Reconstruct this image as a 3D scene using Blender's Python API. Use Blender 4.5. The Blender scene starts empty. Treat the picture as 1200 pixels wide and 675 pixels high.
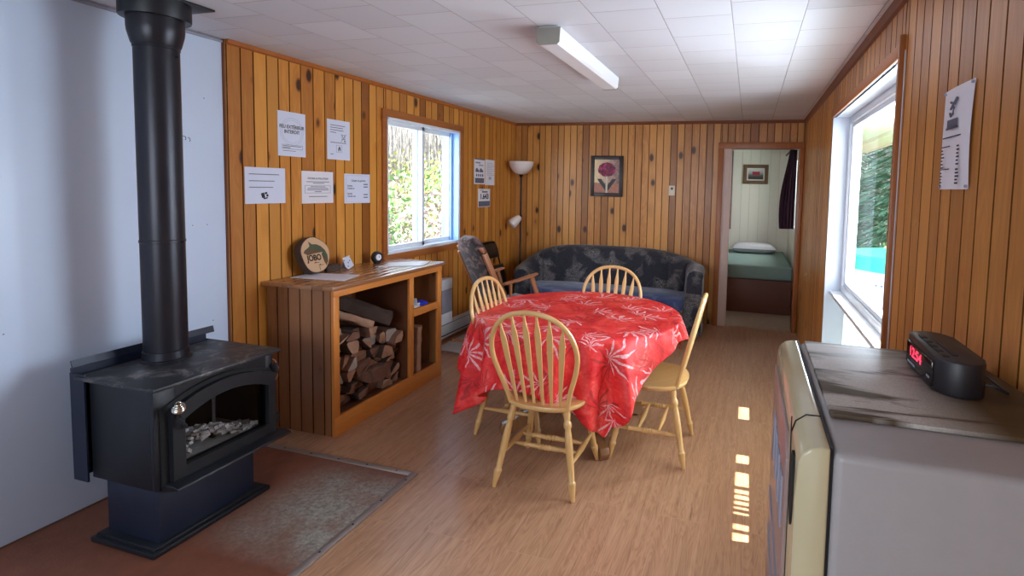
import bpy, bmesh, math, random
from math import sin, cos, pi, radians, atan2, sqrt
from mathutils import Vector, Matrix, noise
random.seed(7)
S = bpy.context.scene
COL = S.collection
RW, RL, RH = 3.447, 6.139, 2.35      # room width, depth of the back wall, height

# ------------------------------------------------------------------ materials
class NT:
    def __init__(s, m):
        s.m = m; s.t = m.node_tree; s.n = s.t.nodes; s.l = s.t.links
    def add(s, kind, **kw):
        n = s.n.new(kind)
        for k, v in kw.items():
            if k in n.inputs.keys() if isinstance(k, str) else False: n.inputs[k].default_value = v
            else: setattr(n, k, v)
        return n
    def link(s, a, b): s.l.new(a, b)
    def val(s, sock, v):
        if isinstance(v, (int, float, tuple, list)): sock.default_value = v
        else: s.l.new(v, sock)
    def math(s, op, a, b=None, c=None, clamp=False):
        n = s.n.new('ShaderNodeMath'); n.operation = op; n.use_clamp = clamp
        s.val(n.inputs[0], a)
        if b is not None: s.val(n.inputs[1], b)
        if c is not None: s.val(n.inputs[2], c)
        return n.outputs[0]
    def mix(s, f, a, b, mode='MIX'):
        n = s.n.new('ShaderNodeMix'); n.data_type = 'RGBA'; n.blend_type = mode
        s.val(n.inputs[0], f); s.val(n.inputs[6], a); s.val(n.inputs[7], b)
        return n.outputs[2]
    def ramp(s, f, pts, interp='LINEAR'):
        n = s.n.new('ShaderNodeValToRGB'); r = n.color_ramp; r.interpolation = interp
        while len(r.elements) > 1: r.elements.remove(r.elements[-1])
        r.elements[0].position = pts[0][0]; r.elements[0].color = c4(pts[0][1])
        for p, c in pts[1:]:
            e = r.elements.new(p); e.color = c4(c)
        s.val(n.inputs[0], f); return n.outputs[0]
    def noise(s, vec, scale=5, detail=3, rough=.5, dist=0, dim='3D'):
        n = s.n.new('ShaderNodeTexNoise'); n.noise_dimensions = dim
        if vec is not None: s.l.new(vec, n.inputs['Vector'])
        n.inputs['Scale'].default_value = scale; n.inputs['Detail'].default_value = detail
        n.inputs['Roughness'].default_value = rough; n.inputs['Distortion'].default_value = dist
        return n.outputs['Fac']
    def comb(s, x, y, z):
        n = s.n.new('ShaderNodeCombineXYZ')
        for i, v in enumerate((x, y, z)): s.val(n.inputs[i], v)
        return n.outputs[0]
    def sep(s, v):
        n = s.n.new('ShaderNodeSeparateXYZ'); s.l.new(v, n.inputs[0]); return n.outputs
    def coord(s, which='Object'):
        n = s.n.new('ShaderNodeTexCoord'); return n.outputs[which]
    def bump(s, h, strength=.3, dist=.01):
        n = s.n.new('ShaderNodeBump'); n.inputs['Strength'].default_value = strength
        n.inputs['Distance'].default_value = dist; s.l.new(h, n.inputs['Height']); return n.outputs[0]

def c4(c):
    if isinstance(c, (int, float)): return (c, c, c, 1)
    return (c[0], c[1], c[2], 1)
def srgb(r, g, b):
    f = lambda v: (v/255/12.92) if v/255 <= .04045 else ((v/255+.055)/1.055)**2.4
    return (f(r), f(g), f(b), 1)

def newmat(name):
    m = bpy.data.materials.new(name); m.use_nodes = True
    return m, NT(m), m.node_tree.nodes['Principled BSDF']

def simple(name, col, rough=.5, metal=0., var=.12, nscale=14, bump=0., emis=0., spec=.5, coat=0.):
    m, t, b = newmat(name)
    co = t.coord(); f = t.noise(co, nscale, 4, .6)
    d = tuple(max(0, c*(1-var)) for c in col[:3]) + (1,)
    l = tuple(min(1, c*(1+var)) for c in col[:3]) + (1,)
    t.link(t.mix(f, d, l), b.inputs['Base Color'])
    b.inputs['Roughness'].default_value = rough; b.inputs['Metallic'].default_value = metal
    b.inputs['Specular IOR Level'].default_value = spec
    b.inputs['Coat Weight'].default_value = coat
    if emis: 
        b.inputs['Emission Color'].default_value = c4(col); b.inputs['Emission Strength'].default_value = emis
    if bump: t.link(t.bump(t.noise(co, nscale*6, 3), bump, .004), b.inputs['Normal'])
    return m

PKN = srgb(70, 30, 12)
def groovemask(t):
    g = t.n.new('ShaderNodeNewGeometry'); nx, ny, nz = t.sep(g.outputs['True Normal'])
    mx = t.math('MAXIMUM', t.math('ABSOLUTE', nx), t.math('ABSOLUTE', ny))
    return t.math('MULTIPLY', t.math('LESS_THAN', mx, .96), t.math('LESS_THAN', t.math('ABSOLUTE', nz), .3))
def pine(name, light, dark, knotc, rough=.38, island=True, horiz=False, knots=1., coat=.15, tintvar=.75, groove=0):
    """varnished pine boards; boards run along z (or along the axis given)"""
    m, t, b = newmat(name)
    x, y, z = t.sep(t.coord())
    if horiz == 'y': u, w = t.math('ADD', x, z), y
    elif horiz == 'x': u, w = t.math('ADD', y, z), x
    else: u, w = t.math('ADD', x, y), z
    if island:
        g = t.n.new('ShaderNodeNewGeometry'); rnd = g.outputs['Random Per Island']
    else:
        g = t.n.new('ShaderNodeObjectInfo'); rnd = g.outputs['Random']
    off = t.math('MULTIPLY', rnd, 53.)
    # grain
    v = t.comb(t.math('MULTIPLY', u, 42), t.math('MULTIPLY', w, 1.6), off)
    n1 = t.noise(v, 1, 3, .6, .4)
    v2 = t.comb(t.math('MULTIPLY', u, 9), t.math('MULTIPLY', w, 1.1), off)
    n2 = t.noise(v2, 1, 2, .5, 1.2)
    cath = t.math('PINGPONG', t.math('MULTIPLY', n2, 9), .5)
    # knots
    kv = t.comb(t.math('MULTIPLY', u, 6.), t.math('MULTIPLY', w, 3.2), off)
    vo = t.n.new('ShaderNodeTexVoronoi'); vo.inputs['Scale'].default_value = 1; vo.inputs['Randomness'].default_value = .9
    t.link(kv, vo.inputs['Vector'])
    sel = t.math('GREATER_THAN', t.sep(vo.outputs['Color'])[0], 1-.50*knots)
    dd = t.math('ADD', vo.outputs['Distance'], t.math('MULTIPLY', n1, .09))
    knot = t.math('MULTIPLY', t.math('SUBTRACT', 1, t.math('MULTIPLY', t.math('SUBTRACT', dd, .15), 14, clamp=True), clamp=True), sel)
    halo = t.math('MULTIPLY', t.math('SUBTRACT', 1, t.math('MULTIPLY', t.math('SUBTRACT', dd, .13), 2.8, clamp=True), clamp=True), sel)
    base = t.mix(t.math('MULTIPLY', n1, .85), light, dark)
    base = t.mix(t.math('MULTIPLY', cath, .8), base, dark)
    # board tint
    r2 = t.math('FRACT', t.math('MULTIPLY', rnd, 17.3))
    base = t.mix(t.math('MULTIPLY', t.math('POWER', r2, 1.6), tintvar), base, t.mix(.5, dark, knotc))
    r3 = t.math('FRACT', t.math('MULTIPLY', rnd, 71.7))
    base = t.mix(t.math('MULTIPLY', t.math('GREATER_THAN', r3, .6), .5), base, light)
    base = t.mix(t.math('MULTIPLY', halo, .5), base, dark)
    base = t.mix(t.math('MULTIPLY', knot, .97), base, knotc)
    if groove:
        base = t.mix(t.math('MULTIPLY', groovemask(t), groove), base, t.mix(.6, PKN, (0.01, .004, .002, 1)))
    t.link(base, b.inputs['Base Color'])
    b.inputs['Roughness'].default_value = rough
    b.inputs['Coat Weight'].default_value = coat; b.inputs['Coat Roughness'].default_value = .22
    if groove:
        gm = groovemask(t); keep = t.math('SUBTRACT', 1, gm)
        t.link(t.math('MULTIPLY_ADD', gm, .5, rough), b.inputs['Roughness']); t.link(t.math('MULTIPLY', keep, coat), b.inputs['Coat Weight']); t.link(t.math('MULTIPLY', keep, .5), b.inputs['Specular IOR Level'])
    t.link(t.bump(n1, .12, .003), b.inputs['Normal'])
    return m

M = {}
PL, PD, PK = srgb(224, 158, 72), srgb(176, 104, 38), srgb(50, 20, 8)
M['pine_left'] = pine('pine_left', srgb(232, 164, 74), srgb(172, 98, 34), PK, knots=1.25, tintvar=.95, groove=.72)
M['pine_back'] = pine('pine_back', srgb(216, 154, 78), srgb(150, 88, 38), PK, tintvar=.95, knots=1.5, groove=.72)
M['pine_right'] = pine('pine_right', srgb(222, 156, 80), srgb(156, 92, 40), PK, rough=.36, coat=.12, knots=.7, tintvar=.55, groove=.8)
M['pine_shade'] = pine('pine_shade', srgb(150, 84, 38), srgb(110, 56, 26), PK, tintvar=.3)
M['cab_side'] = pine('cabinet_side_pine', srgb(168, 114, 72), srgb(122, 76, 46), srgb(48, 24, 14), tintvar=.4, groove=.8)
M['cab_frame'] = pine('cabinet_frame_pine', srgb(220, 142, 66), srgb(176, 98, 40), PK, horiz='y', knots=.7, tintvar=.3)
M['cab_frame_v'] = pine('cabinet_stile_pine', srgb(220, 142, 66), srgb(176, 98, 40), PK, knots=.5, tintvar=.3)
M['cab_top'] = pine('cabinet_top_pine', srgb(180, 124, 80), srgb(126, 78, 50), PK, horiz='y', rough=.22, coat=.8, knots=.5, tintvar=.5)
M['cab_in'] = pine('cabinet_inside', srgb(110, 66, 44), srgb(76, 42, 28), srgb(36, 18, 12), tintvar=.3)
M['casing'] = pine('door_casing_pine', srgb(176, 106, 52), srgb(132, 72, 34), PK, knots=.15, tintvar=.2, island=False)
M['casing_h'] = pine('window_casing_pine', srgb(190, 116, 54), srgb(150, 84, 36), PK, horiz='y', knots=.15, tintvar=.2, island=False)
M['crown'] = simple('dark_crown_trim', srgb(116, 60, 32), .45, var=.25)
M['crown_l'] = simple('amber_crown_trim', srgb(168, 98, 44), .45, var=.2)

# white panel
M['panel'] = simple('white_panel', srgb(206, 222, 246), .38, var=.04, nscale=2.5, bump=.03)
M['white'] = simple('white_paint', srgb(232, 234, 238), .4, var=.03)
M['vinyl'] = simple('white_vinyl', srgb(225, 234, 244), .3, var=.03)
M['vinyl_skylit'] = simple('skylit_white_vinyl', srgb(140, 180, 232), .35, var=.04)  # white vinyl with the blue of sky light put into its colour
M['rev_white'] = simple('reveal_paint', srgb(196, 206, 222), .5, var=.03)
M['rear_cool'] = simple('pale_bounce_sheet', srgb(176, 184, 196), .7, var=.04)  # pale outer sheet, added so light bounced outside stays neutral
M['grooveboard'] = simple('white_boards', srgb(224, 222, 208), .45, var=.06)
M['rear'] = simple('rear_wall_paint', srgb(214, 206, 196), .7, var=.04)

# ceiling tiles
m, t, b = newmat('ceiling_tiles')
x, y, z = t.sep(t.coord())
br = t.n.new('ShaderNodeTexBrick'); br.offset = .5; br.squash = 1
t.link(t.comb(t.math('ADD', y, .12), t.math('ADD', x, .015), 0), br.inputs['Vector'])
br.inputs['Scale'].default_value = 1; br.inputs['Brick Width'].default_value = .305; br.inputs['Row Height'].default_value = .3105
br.inputs['Mortar Size'].default_value = .0028; br.inputs['Mortar Smooth'].default_value = .6
br.inputs['Color1'].default_value = srgb(220, 222, 230); br.inputs['Color2'].default_value = srgb(209, 210, 218)
br.inputs['Mortar'].default_value = srgb(170, 164, 168)
t.link(br.outputs['Color'], b.inputs['Base Color']); b.inputs['Roughness'].default_value = .6
t.link(t.bump(t.math('SUBTRACT', 1, br.outputs['Fac']), .6, .006), b.inputs['Normal'])
M['ceiling'] = m

# laminate floor
m, t, b = newmat('laminate_floor')
x, y, z = t.sep(t.coord())
br = t.n.new('ShaderNodeTexBrick'); br.offset = .37; br.offset_frequency = 2
t.link(t.comb(y, x, 0), br.inputs['Vector'])
for k, v in (('Scale', 1), ('Brick Width', 1.2), ('Row Height', .195), ('Mortar Size', .0014), ('Mortar Smooth', .3)): br.inputs[k].default_value = v
br.inputs['Color1'].default_value = (0, 0, 0, 1); br.inputs['Color2'].default_value = (1, 1, 1, 1); br.inputs['Mortar'].default_value = (.5, .5, .5, 1)
pr_ = t.sep(br.outputs['Color'])[0]
off = t.math('MULTIPLY', pr_, 9)
g1 = t.noise(t.comb(t.math('MULTIPLY', x, 48), t.math('MULTIPLY', y, 1.5), off), 1, 5, .65, .6)
g2 = t.noise(t.comb(t.math('MULTIPLY', x, 13), t.math('MULTIPLY', y, 1.3), off), 1, 3, .5, 1.5)
cc = t.math('PINGPONG', t.math('MULTIPLY', g2, 11), .5)
g3 = t.noise(t.comb(t.math('MULTIPLY', x, 26), t.math('MULTIPLY', y, 2.6), t.math('ADD', off, 4)), 1, 3, .6, .3)
streak = t.math('MULTIPLY', t.math('SUBTRACT', g3, .60), 4, clamp=True)
f = t.math('ADD', t.math('ADD', t.math('MULTIPLY', g1, .7), t.math('MULTIPLY', cc, .45)), t.math('MULTIPLY', streak, .35))
base = t.ramp(f, [(.2, srgb(190, 150, 118)), (.5, srgb(168, 126, 96)), (.75, srgb(138, 98, 72)), (1, srgb(92, 60, 42))])
base = t.mix(t.math('MULTIPLY', pr_, .16), base, srgb(150, 100, 74))
base = t.mix(t.math('MULTIPLY', br.outputs['Fac'], .4), base, srgb(196, 164, 140))
t.link(base, b.inputs['Base Color']); b.inputs['Roughness'].default_value = .36
t.link(t.math('MULTIPLY_ADD', g1, .12, .24), b.inputs['Roughness'])
t.link(t.bump(t.math('ADD', g1, br.outputs['Fac']), .08, .003), b.inputs['Normal'])
M['floor'] = m

# hearth board: rust brown with a grey worn area
m, t, b = newmat('hearth_board')
co = t.coord(); x, y, z = t.sep(co)
n1 = t.noise(co, 60, 5, .7); n2 = t.noise(co, 3.2, 4, .6)
brown = t.mix(t.noise(co, 12, 4, .6), srgb(100, 56, 40), srgb(134, 82, 60))
grey = t.mix(t.math('MULTIPLY_ADD', n1, 2., -.5, clamp=True), srgb(76, 70, 64), srgb(178, 172, 160))
mx = t.math('MULTIPLY', t.math('SUBTRACT', x, .60), 3.2, clamp=True)
my = t.math('SUBTRACT', 1, t.math('MULTIPLY', t.math('ABSOLUTE', t.math('SUBTRACT', y, 1.93)), 2.6), clamp=True)
f = t.math('MULTIPLY', t.math('MULTIPLY', mx, t.math('MULTIPLY', my, 2.2, clamp=True)), t.math('MULTIPLY_ADD', n2, 3.2, -.75, clamp=True), clamp=True)
t.link(t.mix(f, brown, grey), b.inputs['Base Color']); b.inputs['Roughness'].default_value = .55
t.link(t.bump(n1, .3, .004), b.inputs['Normal'])
M['hearth'] = m
M['alu'] = simple('aluminium_edge', srgb(176, 168, 162), .35, .7, var=.1)
M['black_steel'] = simple('black_stove_steel', srgb(30, 32, 38), .42, .3, var=.25, nscale=9, bump=.06)
M['black_blue'] = simple('blue_black_pedestal', srgb(28, 35, 54), .45, .2, var=.15)
m, t, b = newmat('dusty_stove_top')
co_ = t.coord(); na = t.noise(co_, 7, 5, .7, 1.6); nb_ = t.noise(co_, 55, 4, .7)
dd_ = t.math('MULTIPLY', t.math('MULTIPLY', t.math('SUBTRACT', na, .50), 5.5, clamp=True), t.math('MULTIPLY_ADD', nb_, 1.6, -.25, clamp=True))
t.link(t.mix(dd_, srgb(40, 40, 44), srgb(150, 146, 142)), b.inputs['Base Color']); b.inputs['Roughness'].default_value = .45; b.inputs['Metallic'].default_value = .15
M['stove_top'] = m
M['pipe'] = simple('black_stove_pipe', srgb(40, 40, 48), .34, .5, var=.22, nscale=7)
M['dark'] = simple('dark_gap', srgb(14, 14, 16), .8)
M['firebrick'] = simple('sooty_firebrick', srgb(66, 62, 60), .9, var=.5, nscale=8)
M['ash'] = simple('pale_ash', srgb(214, 212, 208), .9, var=.45, nscale=40)
M['chrome'] = simple('spring_chrome', srgb(220, 216, 208), .2, 1.)
M['copper'] = simple('copper_wire', srgb(196, 150, 130), .35, .6)
M['black_plastic'] = simple('black_plastic', srgb(22, 22, 26), .5, var=.1)
M['black_gloss'] = simple('black_vinyl', srgb(16, 16, 18), .3, var=.1)
M['grey_metal'] = simple('fixture_grey', srgb(150, 148, 140), .45, .3)
M['diffuser'] = simple('lamp_diffuser', srgb(232, 234, 240), .35, var=.02)
M['heater'] = simple('heater_enamel', srgb(196, 202, 206), .35, .1, var=.05)
M['paper'] = simple('paper_blue_white', srgb(212, 218, 238), .7, var=.03)
M['paper_w'] = simple('paper_warm_white', srgb(224, 222, 230), .7, var=.03)
M['ink'] = simple('printed_ink', srgb(44, 44, 56), .8)
M['ink_l'] = simple('printed_grey_ink', srgb(150, 152, 168), .8)
M['ink_m'] = simple('printed_mid_ink', srgb(96, 96, 112), .8)
M['shade'] = simple('frosted_lamp_glass', srgb(224, 212, 208), .35, var=.04)
M['lamp_metal'] = simple('dark_lamp_metal', srgb(34, 26, 24), .4, .5)
M['lampwood'] = M['lamp_metal']
M['chairwood'] = pine('blond_chair_wood', srgb(226, 184, 120), srgb(198, 150, 88), srgb(160, 110, 62), rough=.28, coat=.5, knots=0, island=True, tintvar=.15)
M['table_wood'] = pine('table_pedestal_wood', srgb(196, 150, 98), srgb(150, 104, 64), srgb(110, 70, 40), rough=.3, coat=.4, knots=0, tintvar=.2)
M['leg_wood'] = pine('table_leg_wood', srgb(140, 98, 62), srgb(104, 68, 42), srgb(70, 42, 24), rough=.3, coat=.4, knots=0, tintvar=.1)
M['rocker_wood'] = pine('rocker_wood', srgb(176, 116, 80), srgb(136, 82, 54), srgb(90, 50, 30), rough=.35, knots=0, tintvar=.2)
M['rug'] = simple('grey_rug', srgb(186, 182, 180), .95, var=.25, nscale=50, bump=.4)
M['mattress'] = simple('sage_mattress', srgb(128, 152, 146), .8, var=.06)
M['bedbase'] = simple('brown_bed_base', srgb(100, 56, 42), .55, var=.12)
m, t, b = newmat('cream_boards')
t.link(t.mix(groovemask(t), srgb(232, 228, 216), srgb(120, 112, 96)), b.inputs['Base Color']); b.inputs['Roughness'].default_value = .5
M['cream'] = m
M['vinylfloor'] = simple('beige_vinyl_floor', srgb(164, 146, 128), .4, var=.3, nscale=16)
M['curtain'] = simple('plum_curtain', srgb(70, 40, 58), .85, var=.35, nscale=6)
M['curtain_b'] = simple('brown_curtain', srgb(112, 84, 78), .85, var=.2)
M['jamb'] = simple('pinkish_white_jamb', srgb(206, 184, 176), .5, var=.06)
M['fridge_body'] = simple('grey_white_enamel', srgb(158, 154, 154), .34, var=.05, nscale=30, bump=.08)
M['fridge_door'] = simple('cream_enamel', srgb(190, 180, 146), .25, var=.05, coat=.4)
M['panel_mauve'] = simple('mauve_control_panel', srgb(150, 124, 120), .3, var=.1)
M['radio'] = simple('radio_black', srgb(30, 26, 30), .45, var=.12)
M['radio_glass'] = simple('radio_window', srgb(14, 10, 14), .12)
M['led'] = simple('red_led', (1., .04, .10, 1), .5, emis=1.6)
M['bark'] = simple('bark', srgb(74, 58, 50), .95, var=.5, nscale=22, bump=.8)
M['log_end'] = simple('split_wood', srgb(176, 138, 112), .85, var=.35, nscale=30, bump=.4)
M['log_end2'] = simple('split_wood_dark', srgb(128, 92, 76), .9, var=.35, nscale=26, bump=.4)
M['log_end3'] = simple('split_wood_grey', srgb(178, 170, 162), .9, var=.3, nscale=26, bump=.4)
M['blue_pkg'] = simple('blue_packet', srgb(40, 60, 190), .4)
M['slice_face'] = simple('wood_slice_face', srgb(206, 168, 132), .6, var=.12, nscale=10)
M['fish_green'] = simple('fish_green_paint', srgb(78, 84, 62), .6, var=.25)
M['fish_brown'] = simple('fish_brown_paint', srgb(108, 74, 50), .6, var=.25)
M['slice_ink'] = simple('burnt_lettering', srgb(44, 26, 22), .7)
M['plate'] = simple('thermostat_plate', srgb(216, 206, 186), .4)
M['frame_dark'] = simple('dark_picture_frame', srgb(34, 24, 26), .4)
M['frame_brown'] = simple('carved_brown_frame', srgb(104, 76, 52), .5, var=.4, nscale=60, bump=.5)
M['mat_w'] = simple('picture_mount', srgb(224, 220, 208), .7)
M['curb'] = simple('fascia_wood', srgb(196, 184, 158), .6, var=.1)
M['teal'] = simple('teal_plastic', srgb(30, 168, 136), .4, var=.05)
M['tub_white'] = simple('white_tub', srgb(196, 208, 232), .5, var=.05)
M['grass'] = simple('dry_ground', srgb(120, 122, 112), .95, var=.4, nscale=5)
M['trunk'] = simple('grey_trunks', srgb(150, 146, 142), .9, var=.4, nscale=20)
M['spruce'] = simple('spruce_needles', srgb(84, 122, 92), .8, var=.5, nscale=8)
M['leafy'] = simple('yellow_green_leaves', srgb(186, 190, 104), .8, var=.35, nscale=8)
M['leafg'] = simple('green_leaves', srgb(120, 156, 96), .8, var=.35, nscale=8)
M['brush'] = simple('pale_brush_twigs', srgb(170, 154, 148), .9, var=.3, nscale=10)

# picture art
m, t, b = newmat('flower_picture')
x, y, z = t.sep(t.coord('Generated'))
dx = t.math('SUBTRACT', x, .5); dz = t.math('SUBTRACT', z, .70)
r = t.math('SQRT', t.math('ADD', t.math('MULTIPLY', t.math('MULTIPLY', dx, dx), .75), t.math('MULTIPLY', dz, t.math('MULTIPLY', dz, 1.9))))
nz = t.noise(t.comb(x, t.math('MULTIPLY', z, 1.3), 0), 9, 4, .6)
rr = t.math('ADD', r, t.math('MULTIPLY', nz, .14))
bg = t.ramp(t.math('ADD', t.math('MULTIPLY', x, .5), t.math('MULTIPLY', nz, .5)), [(.2, srgb(226, 206, 160)), (.5, srgb(190, 160, 140)), (.75, srgb(120, 92, 92))])
low = t.math('LESS_THAN', t.math('ADD', z, t.math('MULTIPLY', nz, .12)), .36)
bg = t.mix(low, bg, t.mix(nz, srgb(130, 80, 64), srgb(188, 130, 110)))
leaf = t.math('LESS_THAN', t.math('ABSOLUTE', t.math('SUBTRACT', t.math('ABSOLUTE', dx), t.math('MULTIPLY', t.math('SUBTRACT', z, .10), .95))), .085)
leaf = t.math('MULTIPLY', leaf, t.math('LESS_THAN', z, .42))
bg = t.mix(leaf, bg, srgb(44, 44, 40))
stem = t.math('MULTIPLY', t.math('LESS_THAN', t.math('ABSOLUTE', dx), .035), t.math('LESS_THAN', z, .62))
bg = t.mix(stem, bg, srgb(196, 190, 170))
vn = t.n.new('ShaderNodeTexVoronoi'); vn.inputs['Scale'].default_value = 11; t.link(t.comb(x, z, 0), vn.inputs['Vector'])
fl = t.ramp(vn.outputs['Distance'], [(.0, srgb(196, 60, 120)), (.5, srgb(126, 22, 66)), (1, srgb(54, 8, 30))])
col = t.mix(t.math('LESS_THAN', rr, .37), bg, fl)
t.link(col, b.inputs['Base Color']); b.inputs['Roughness'].default_value = .3
M['art_flower'] = m
m, t, b = newmat('landscape_picture')
x, y, z = t.sep(t.coord('Generated'))
nz = t.noise(t.comb(x, z, 0), 14, 4, .7)
bg = t.ramp(t.math('ADD', z, t.math('MULTIPLY', nz, .3)), [(.3, srgb(38, 36, 34)), (.55, srgb(90, 84, 76)), (.72, srgb(150, 146, 150)), (1, srgb(196, 196, 200))])
inr = t.math('MULTIPLY', t.math('LESS_THAN', t.math('ABSOLUTE', t.math('SUBTRACT', x, .52)), .25), t.math('LESS_THAN', t.math('ABSOLUTE', t.math('SUBTRACT', z, .60)), .17))
t.link(t.mix(inr, bg, srgb(150, 34, 50)), b.inputs['Base Color'])
M['art_land'] = m

# pillow ticking
M['pillow'] = simple('grey_patterned_pillow', srgb(186, 184, 190), .9, var=.16, nscale=45)

# red leafy tablecloth (UV in metres)
m, t, b = newmat('red_leaf_tablecloth')
uv = t.coord('UV')
def flowers(scale, seed, petals, R, wob):
    mp = t.n.new('ShaderNodeMapping'); mp.inputs['Location'].default_value = (seed, seed*1.7, 0); nd = t.n.new('ShaderNodeTexNoise'); nd.inputs['Scale'].default_value = 6; nd.inputs['Detail'].default_value = 2; t.link(uv, nd.inputs['Vector'])
    vd = t.n.new('ShaderNodeVectorMath'); vd.operation = 'MULTIPLY_ADD'; t.link(nd.outputs['Color'], vd.inputs[0]); vd.inputs[1].default_value = (.12, .12, 0); t.link(uv, vd.inputs[2])
    t.link(vd.outputs[0], mp.inputs[0])
    vn = t.n.new('ShaderNodeTexVoronoi'); vn.voronoi_dimensions = '2D'; vn.inputs['Scale'].default_value = scale; vn.inputs['Randomness'].default_value = .75
    t.link(mp.outputs[0], vn.inputs['Vector'])
    va = t.n.new('ShaderNodeVectorMath'); va.operation = 'SUBTRACT'
    t.link(mp.outputs[0], va.inputs[0]); t.link(vn.outputs['Position'], va.inputs[1])
    px, py, _ = t.sep(va.outputs[0])
    rc = t.sep(vn.outputs['Color'])
    ang = t.math('ARCTAN2', py, px)
    dist = t.math('SQRT', t.math('ADD', t.math('MULTIPLY', px, px), t.math('MULTIPLY', py, py)))
    lobes = t.math('ABSOLUTE', t.math('COSINE', t.math('ADD', t.math('MULTIPLY', ang, petals/2), t.math('MULTIPLY', rc[1], 6.28))))
    asym = t.math('MULTIPLY_ADD', t.math('COSINE', t.math('ADD', ang, t.math('MULTIPLY', rc[2], 6.28))), .55, .60)
    rad = t.math('MULTIPLY', t.math('MULTIPLY', t.math('POWER', lobes, 4.0), R), asym)
    inside = t.math('SUBTRACT', rad, dist)
    body = t.math('MULTIPLY', inside, 90, clamp=True)
    core = t.math('MULTIPLY', t.math('SUBTRACT', inside, wob), 60, clamp=True)
    return body, core
nb = t.noise(uv, 7, 5, .6, 1.0); nf = t.noise(uv, 60, 3, .6)
base = t.ramp(t.math('MULTIPLY_ADD', nf, .25, t.math('MULTIPLY', nb, .8)), [(.3, srgb(168, 16, 26)), (.46, srgb(222, 30, 36)), (.6, srgb(238, 62, 58)), (.75, srgb(246, 120, 112))])
bd, cd = flowers(4.6, 3.1, 11, .135, .02)
base = t.mix(t.math('MULTIPLY', bd, t.math('MULTIPLY', nf, .95)), base, srgb(120, 10, 26))
bw, cw = flowers(4.3, 0.0, 11, .15, .004)
base = t.mix(t.math('MULTIPLY', bw, .45), base, srgb(200, 40, 60))
base = t.mix(t.math('MULTIPLY', cw, t.math('MULTIPLY_ADD', nf, 1.9, -.25, clamp=True)), base, t.mix(nf, srgb(236, 150, 160), srgb(252, 228, 226)))
t.link(base, b.inputs['Base Color']); b.inputs['Roughness'].default_value = .5
t.link(t.bump(t.noise(uv, 9, 3, .5), .35, .012), b.inputs['Normal'])
M['cloth'] = m

def leafy_fabric(name, base, mid, hi, scale=9, thr=.5):
    m, t, b = newmat(name)
    co = t.coord()
    mp = t.n.new('ShaderNodeMapping'); mp.inputs['Rotation'].default_value = (.5, .7, .3); t.link(co, mp.inputs[0])
    n0 = t.noise(mp.outputs[0], scale*.5, 2, .5, 2.5)
    w = t.math('PINGPONG', t.math('MULTIPLY', n0, 7), .5)
    veins = t.math('PINGPONG', t.math('MULTIPLY', t.noise(mp.outputs[0], scale*1.3, 3, .5, 1.4), 16), .5)
    mask = t.math('MULTIPLY', t.math('SUBTRACT', t.noise(co, scale*.55, 3, .5, .6), thr), 9, clamp=True)
    c = t.mix(t.math('MULTIPLY', mask, t.math('MULTIPLY', t.math('SUBTRACT', veins, .12), 3.2, clamp=True)), t.mix(w, base, mid), hi)
    t.link(c, b.inputs['Base Color']); b.inputs['Roughness'].default_value = .9
    b.inputs['Sheen Weight'].default_value = .3
    t.link(t.bump(t.noise(co, 160, 2), .2, .002), b.inputs['Normal'])
    return m
M['sofa'] = leafy_fabric('sofa_leaf_fabric', srgb(22, 22, 32), srgb(46, 44, 56), srgb(120, 114, 112), 9, .48)
M['sofa_seat'] = leafy_fabric('sofa_seat_fabric', srgb(44, 58, 98), srgb(58, 74, 116), srgb(110, 122, 150), 9, .52)
M['rocker_fab'] = leafy_fabric('rocker_fabric', srgb(28, 20, 24), srgb(58, 42, 46), srgb(150, 116, 112), 30, .46)
M['rocker_seat'] = leafy_fabric('rocker_seat_fabric', srgb(90, 92, 104), srgb(120, 122, 132), srgb(160, 160, 168), 12, .5)

# fridge mat: brown-olive board with whitish streaks on its left half
m, t, b = newmat('whitish_brown_board')
co = t.coord(); x, y, z = t.sep(co)
w = t.noise(t.comb(t.math('MULTIPLY', x, 3.), t.math('MULTIPLY', y, 13), 0), 1, 4, .6, .7)
near = t.math('SUBTRACT', 1, t.math('MULTIPLY', t.math('SUBTRACT', x, 3.17), 7), clamp=True)
haze = t.math('MULTIPLY', t.math('MULTIPLY', t.math('SUBTRACT', w, .42), 9, clamp=True), near, clamp=True)
fine = t.noise(co, 260, 3, .7)
basec = t.mix(w, srgb(44, 30, 20), srgb(96, 76, 46))
t.link(t.mix(t.math('MULTIPLY', haze, t.math('MULTIPLY_ADD', fine, .9, .35)), basec, srgb(198, 192, 186)), b.inputs['Base Color'])
b.inputs['Roughness'].default_value = .52
b.inputs['Specular IOR Level'].default_value = .35
M['mat_board'] = m

# glass pane
def glassmat(name, tint=(1, 1, 1, 1), refl=.07):
    m = bpy.data.materials.new(name); m.use_nodes = True; t = NT(m); t.n.clear()
    o = t.n.new('ShaderNodeOutputMaterial'); tr = t.n.new('ShaderNodeBsdfTransparent'); gl = t.n.new('ShaderNodeBsdfGlossy')
    tr.inputs[0].default_value = tint; gl.inputs['Roughness'].default_value = .02
    mx = t.n.new('ShaderNodeMixShader'); fr = t.n.new('ShaderNodeLayerWeight'); fr.inputs['Blend'].default_value = refl
    t.link(fr.outputs['Facing'], mx.inputs[0]) if False else t.link(fr.outputs['Fresnel'], mx.inputs[0])
    t.link(tr.outputs[0], mx.inputs[1]); t.link(gl.outputs[0], mx.inputs[2]); t.link(mx.outputs[0], o.inputs[0])
    return m
M['glass'] = glassmat('window_glass')
m = bpy.data.materials.new('translucent_white_board'); m.use_nodes = True; t = NT(m); t.n.clear()
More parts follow.
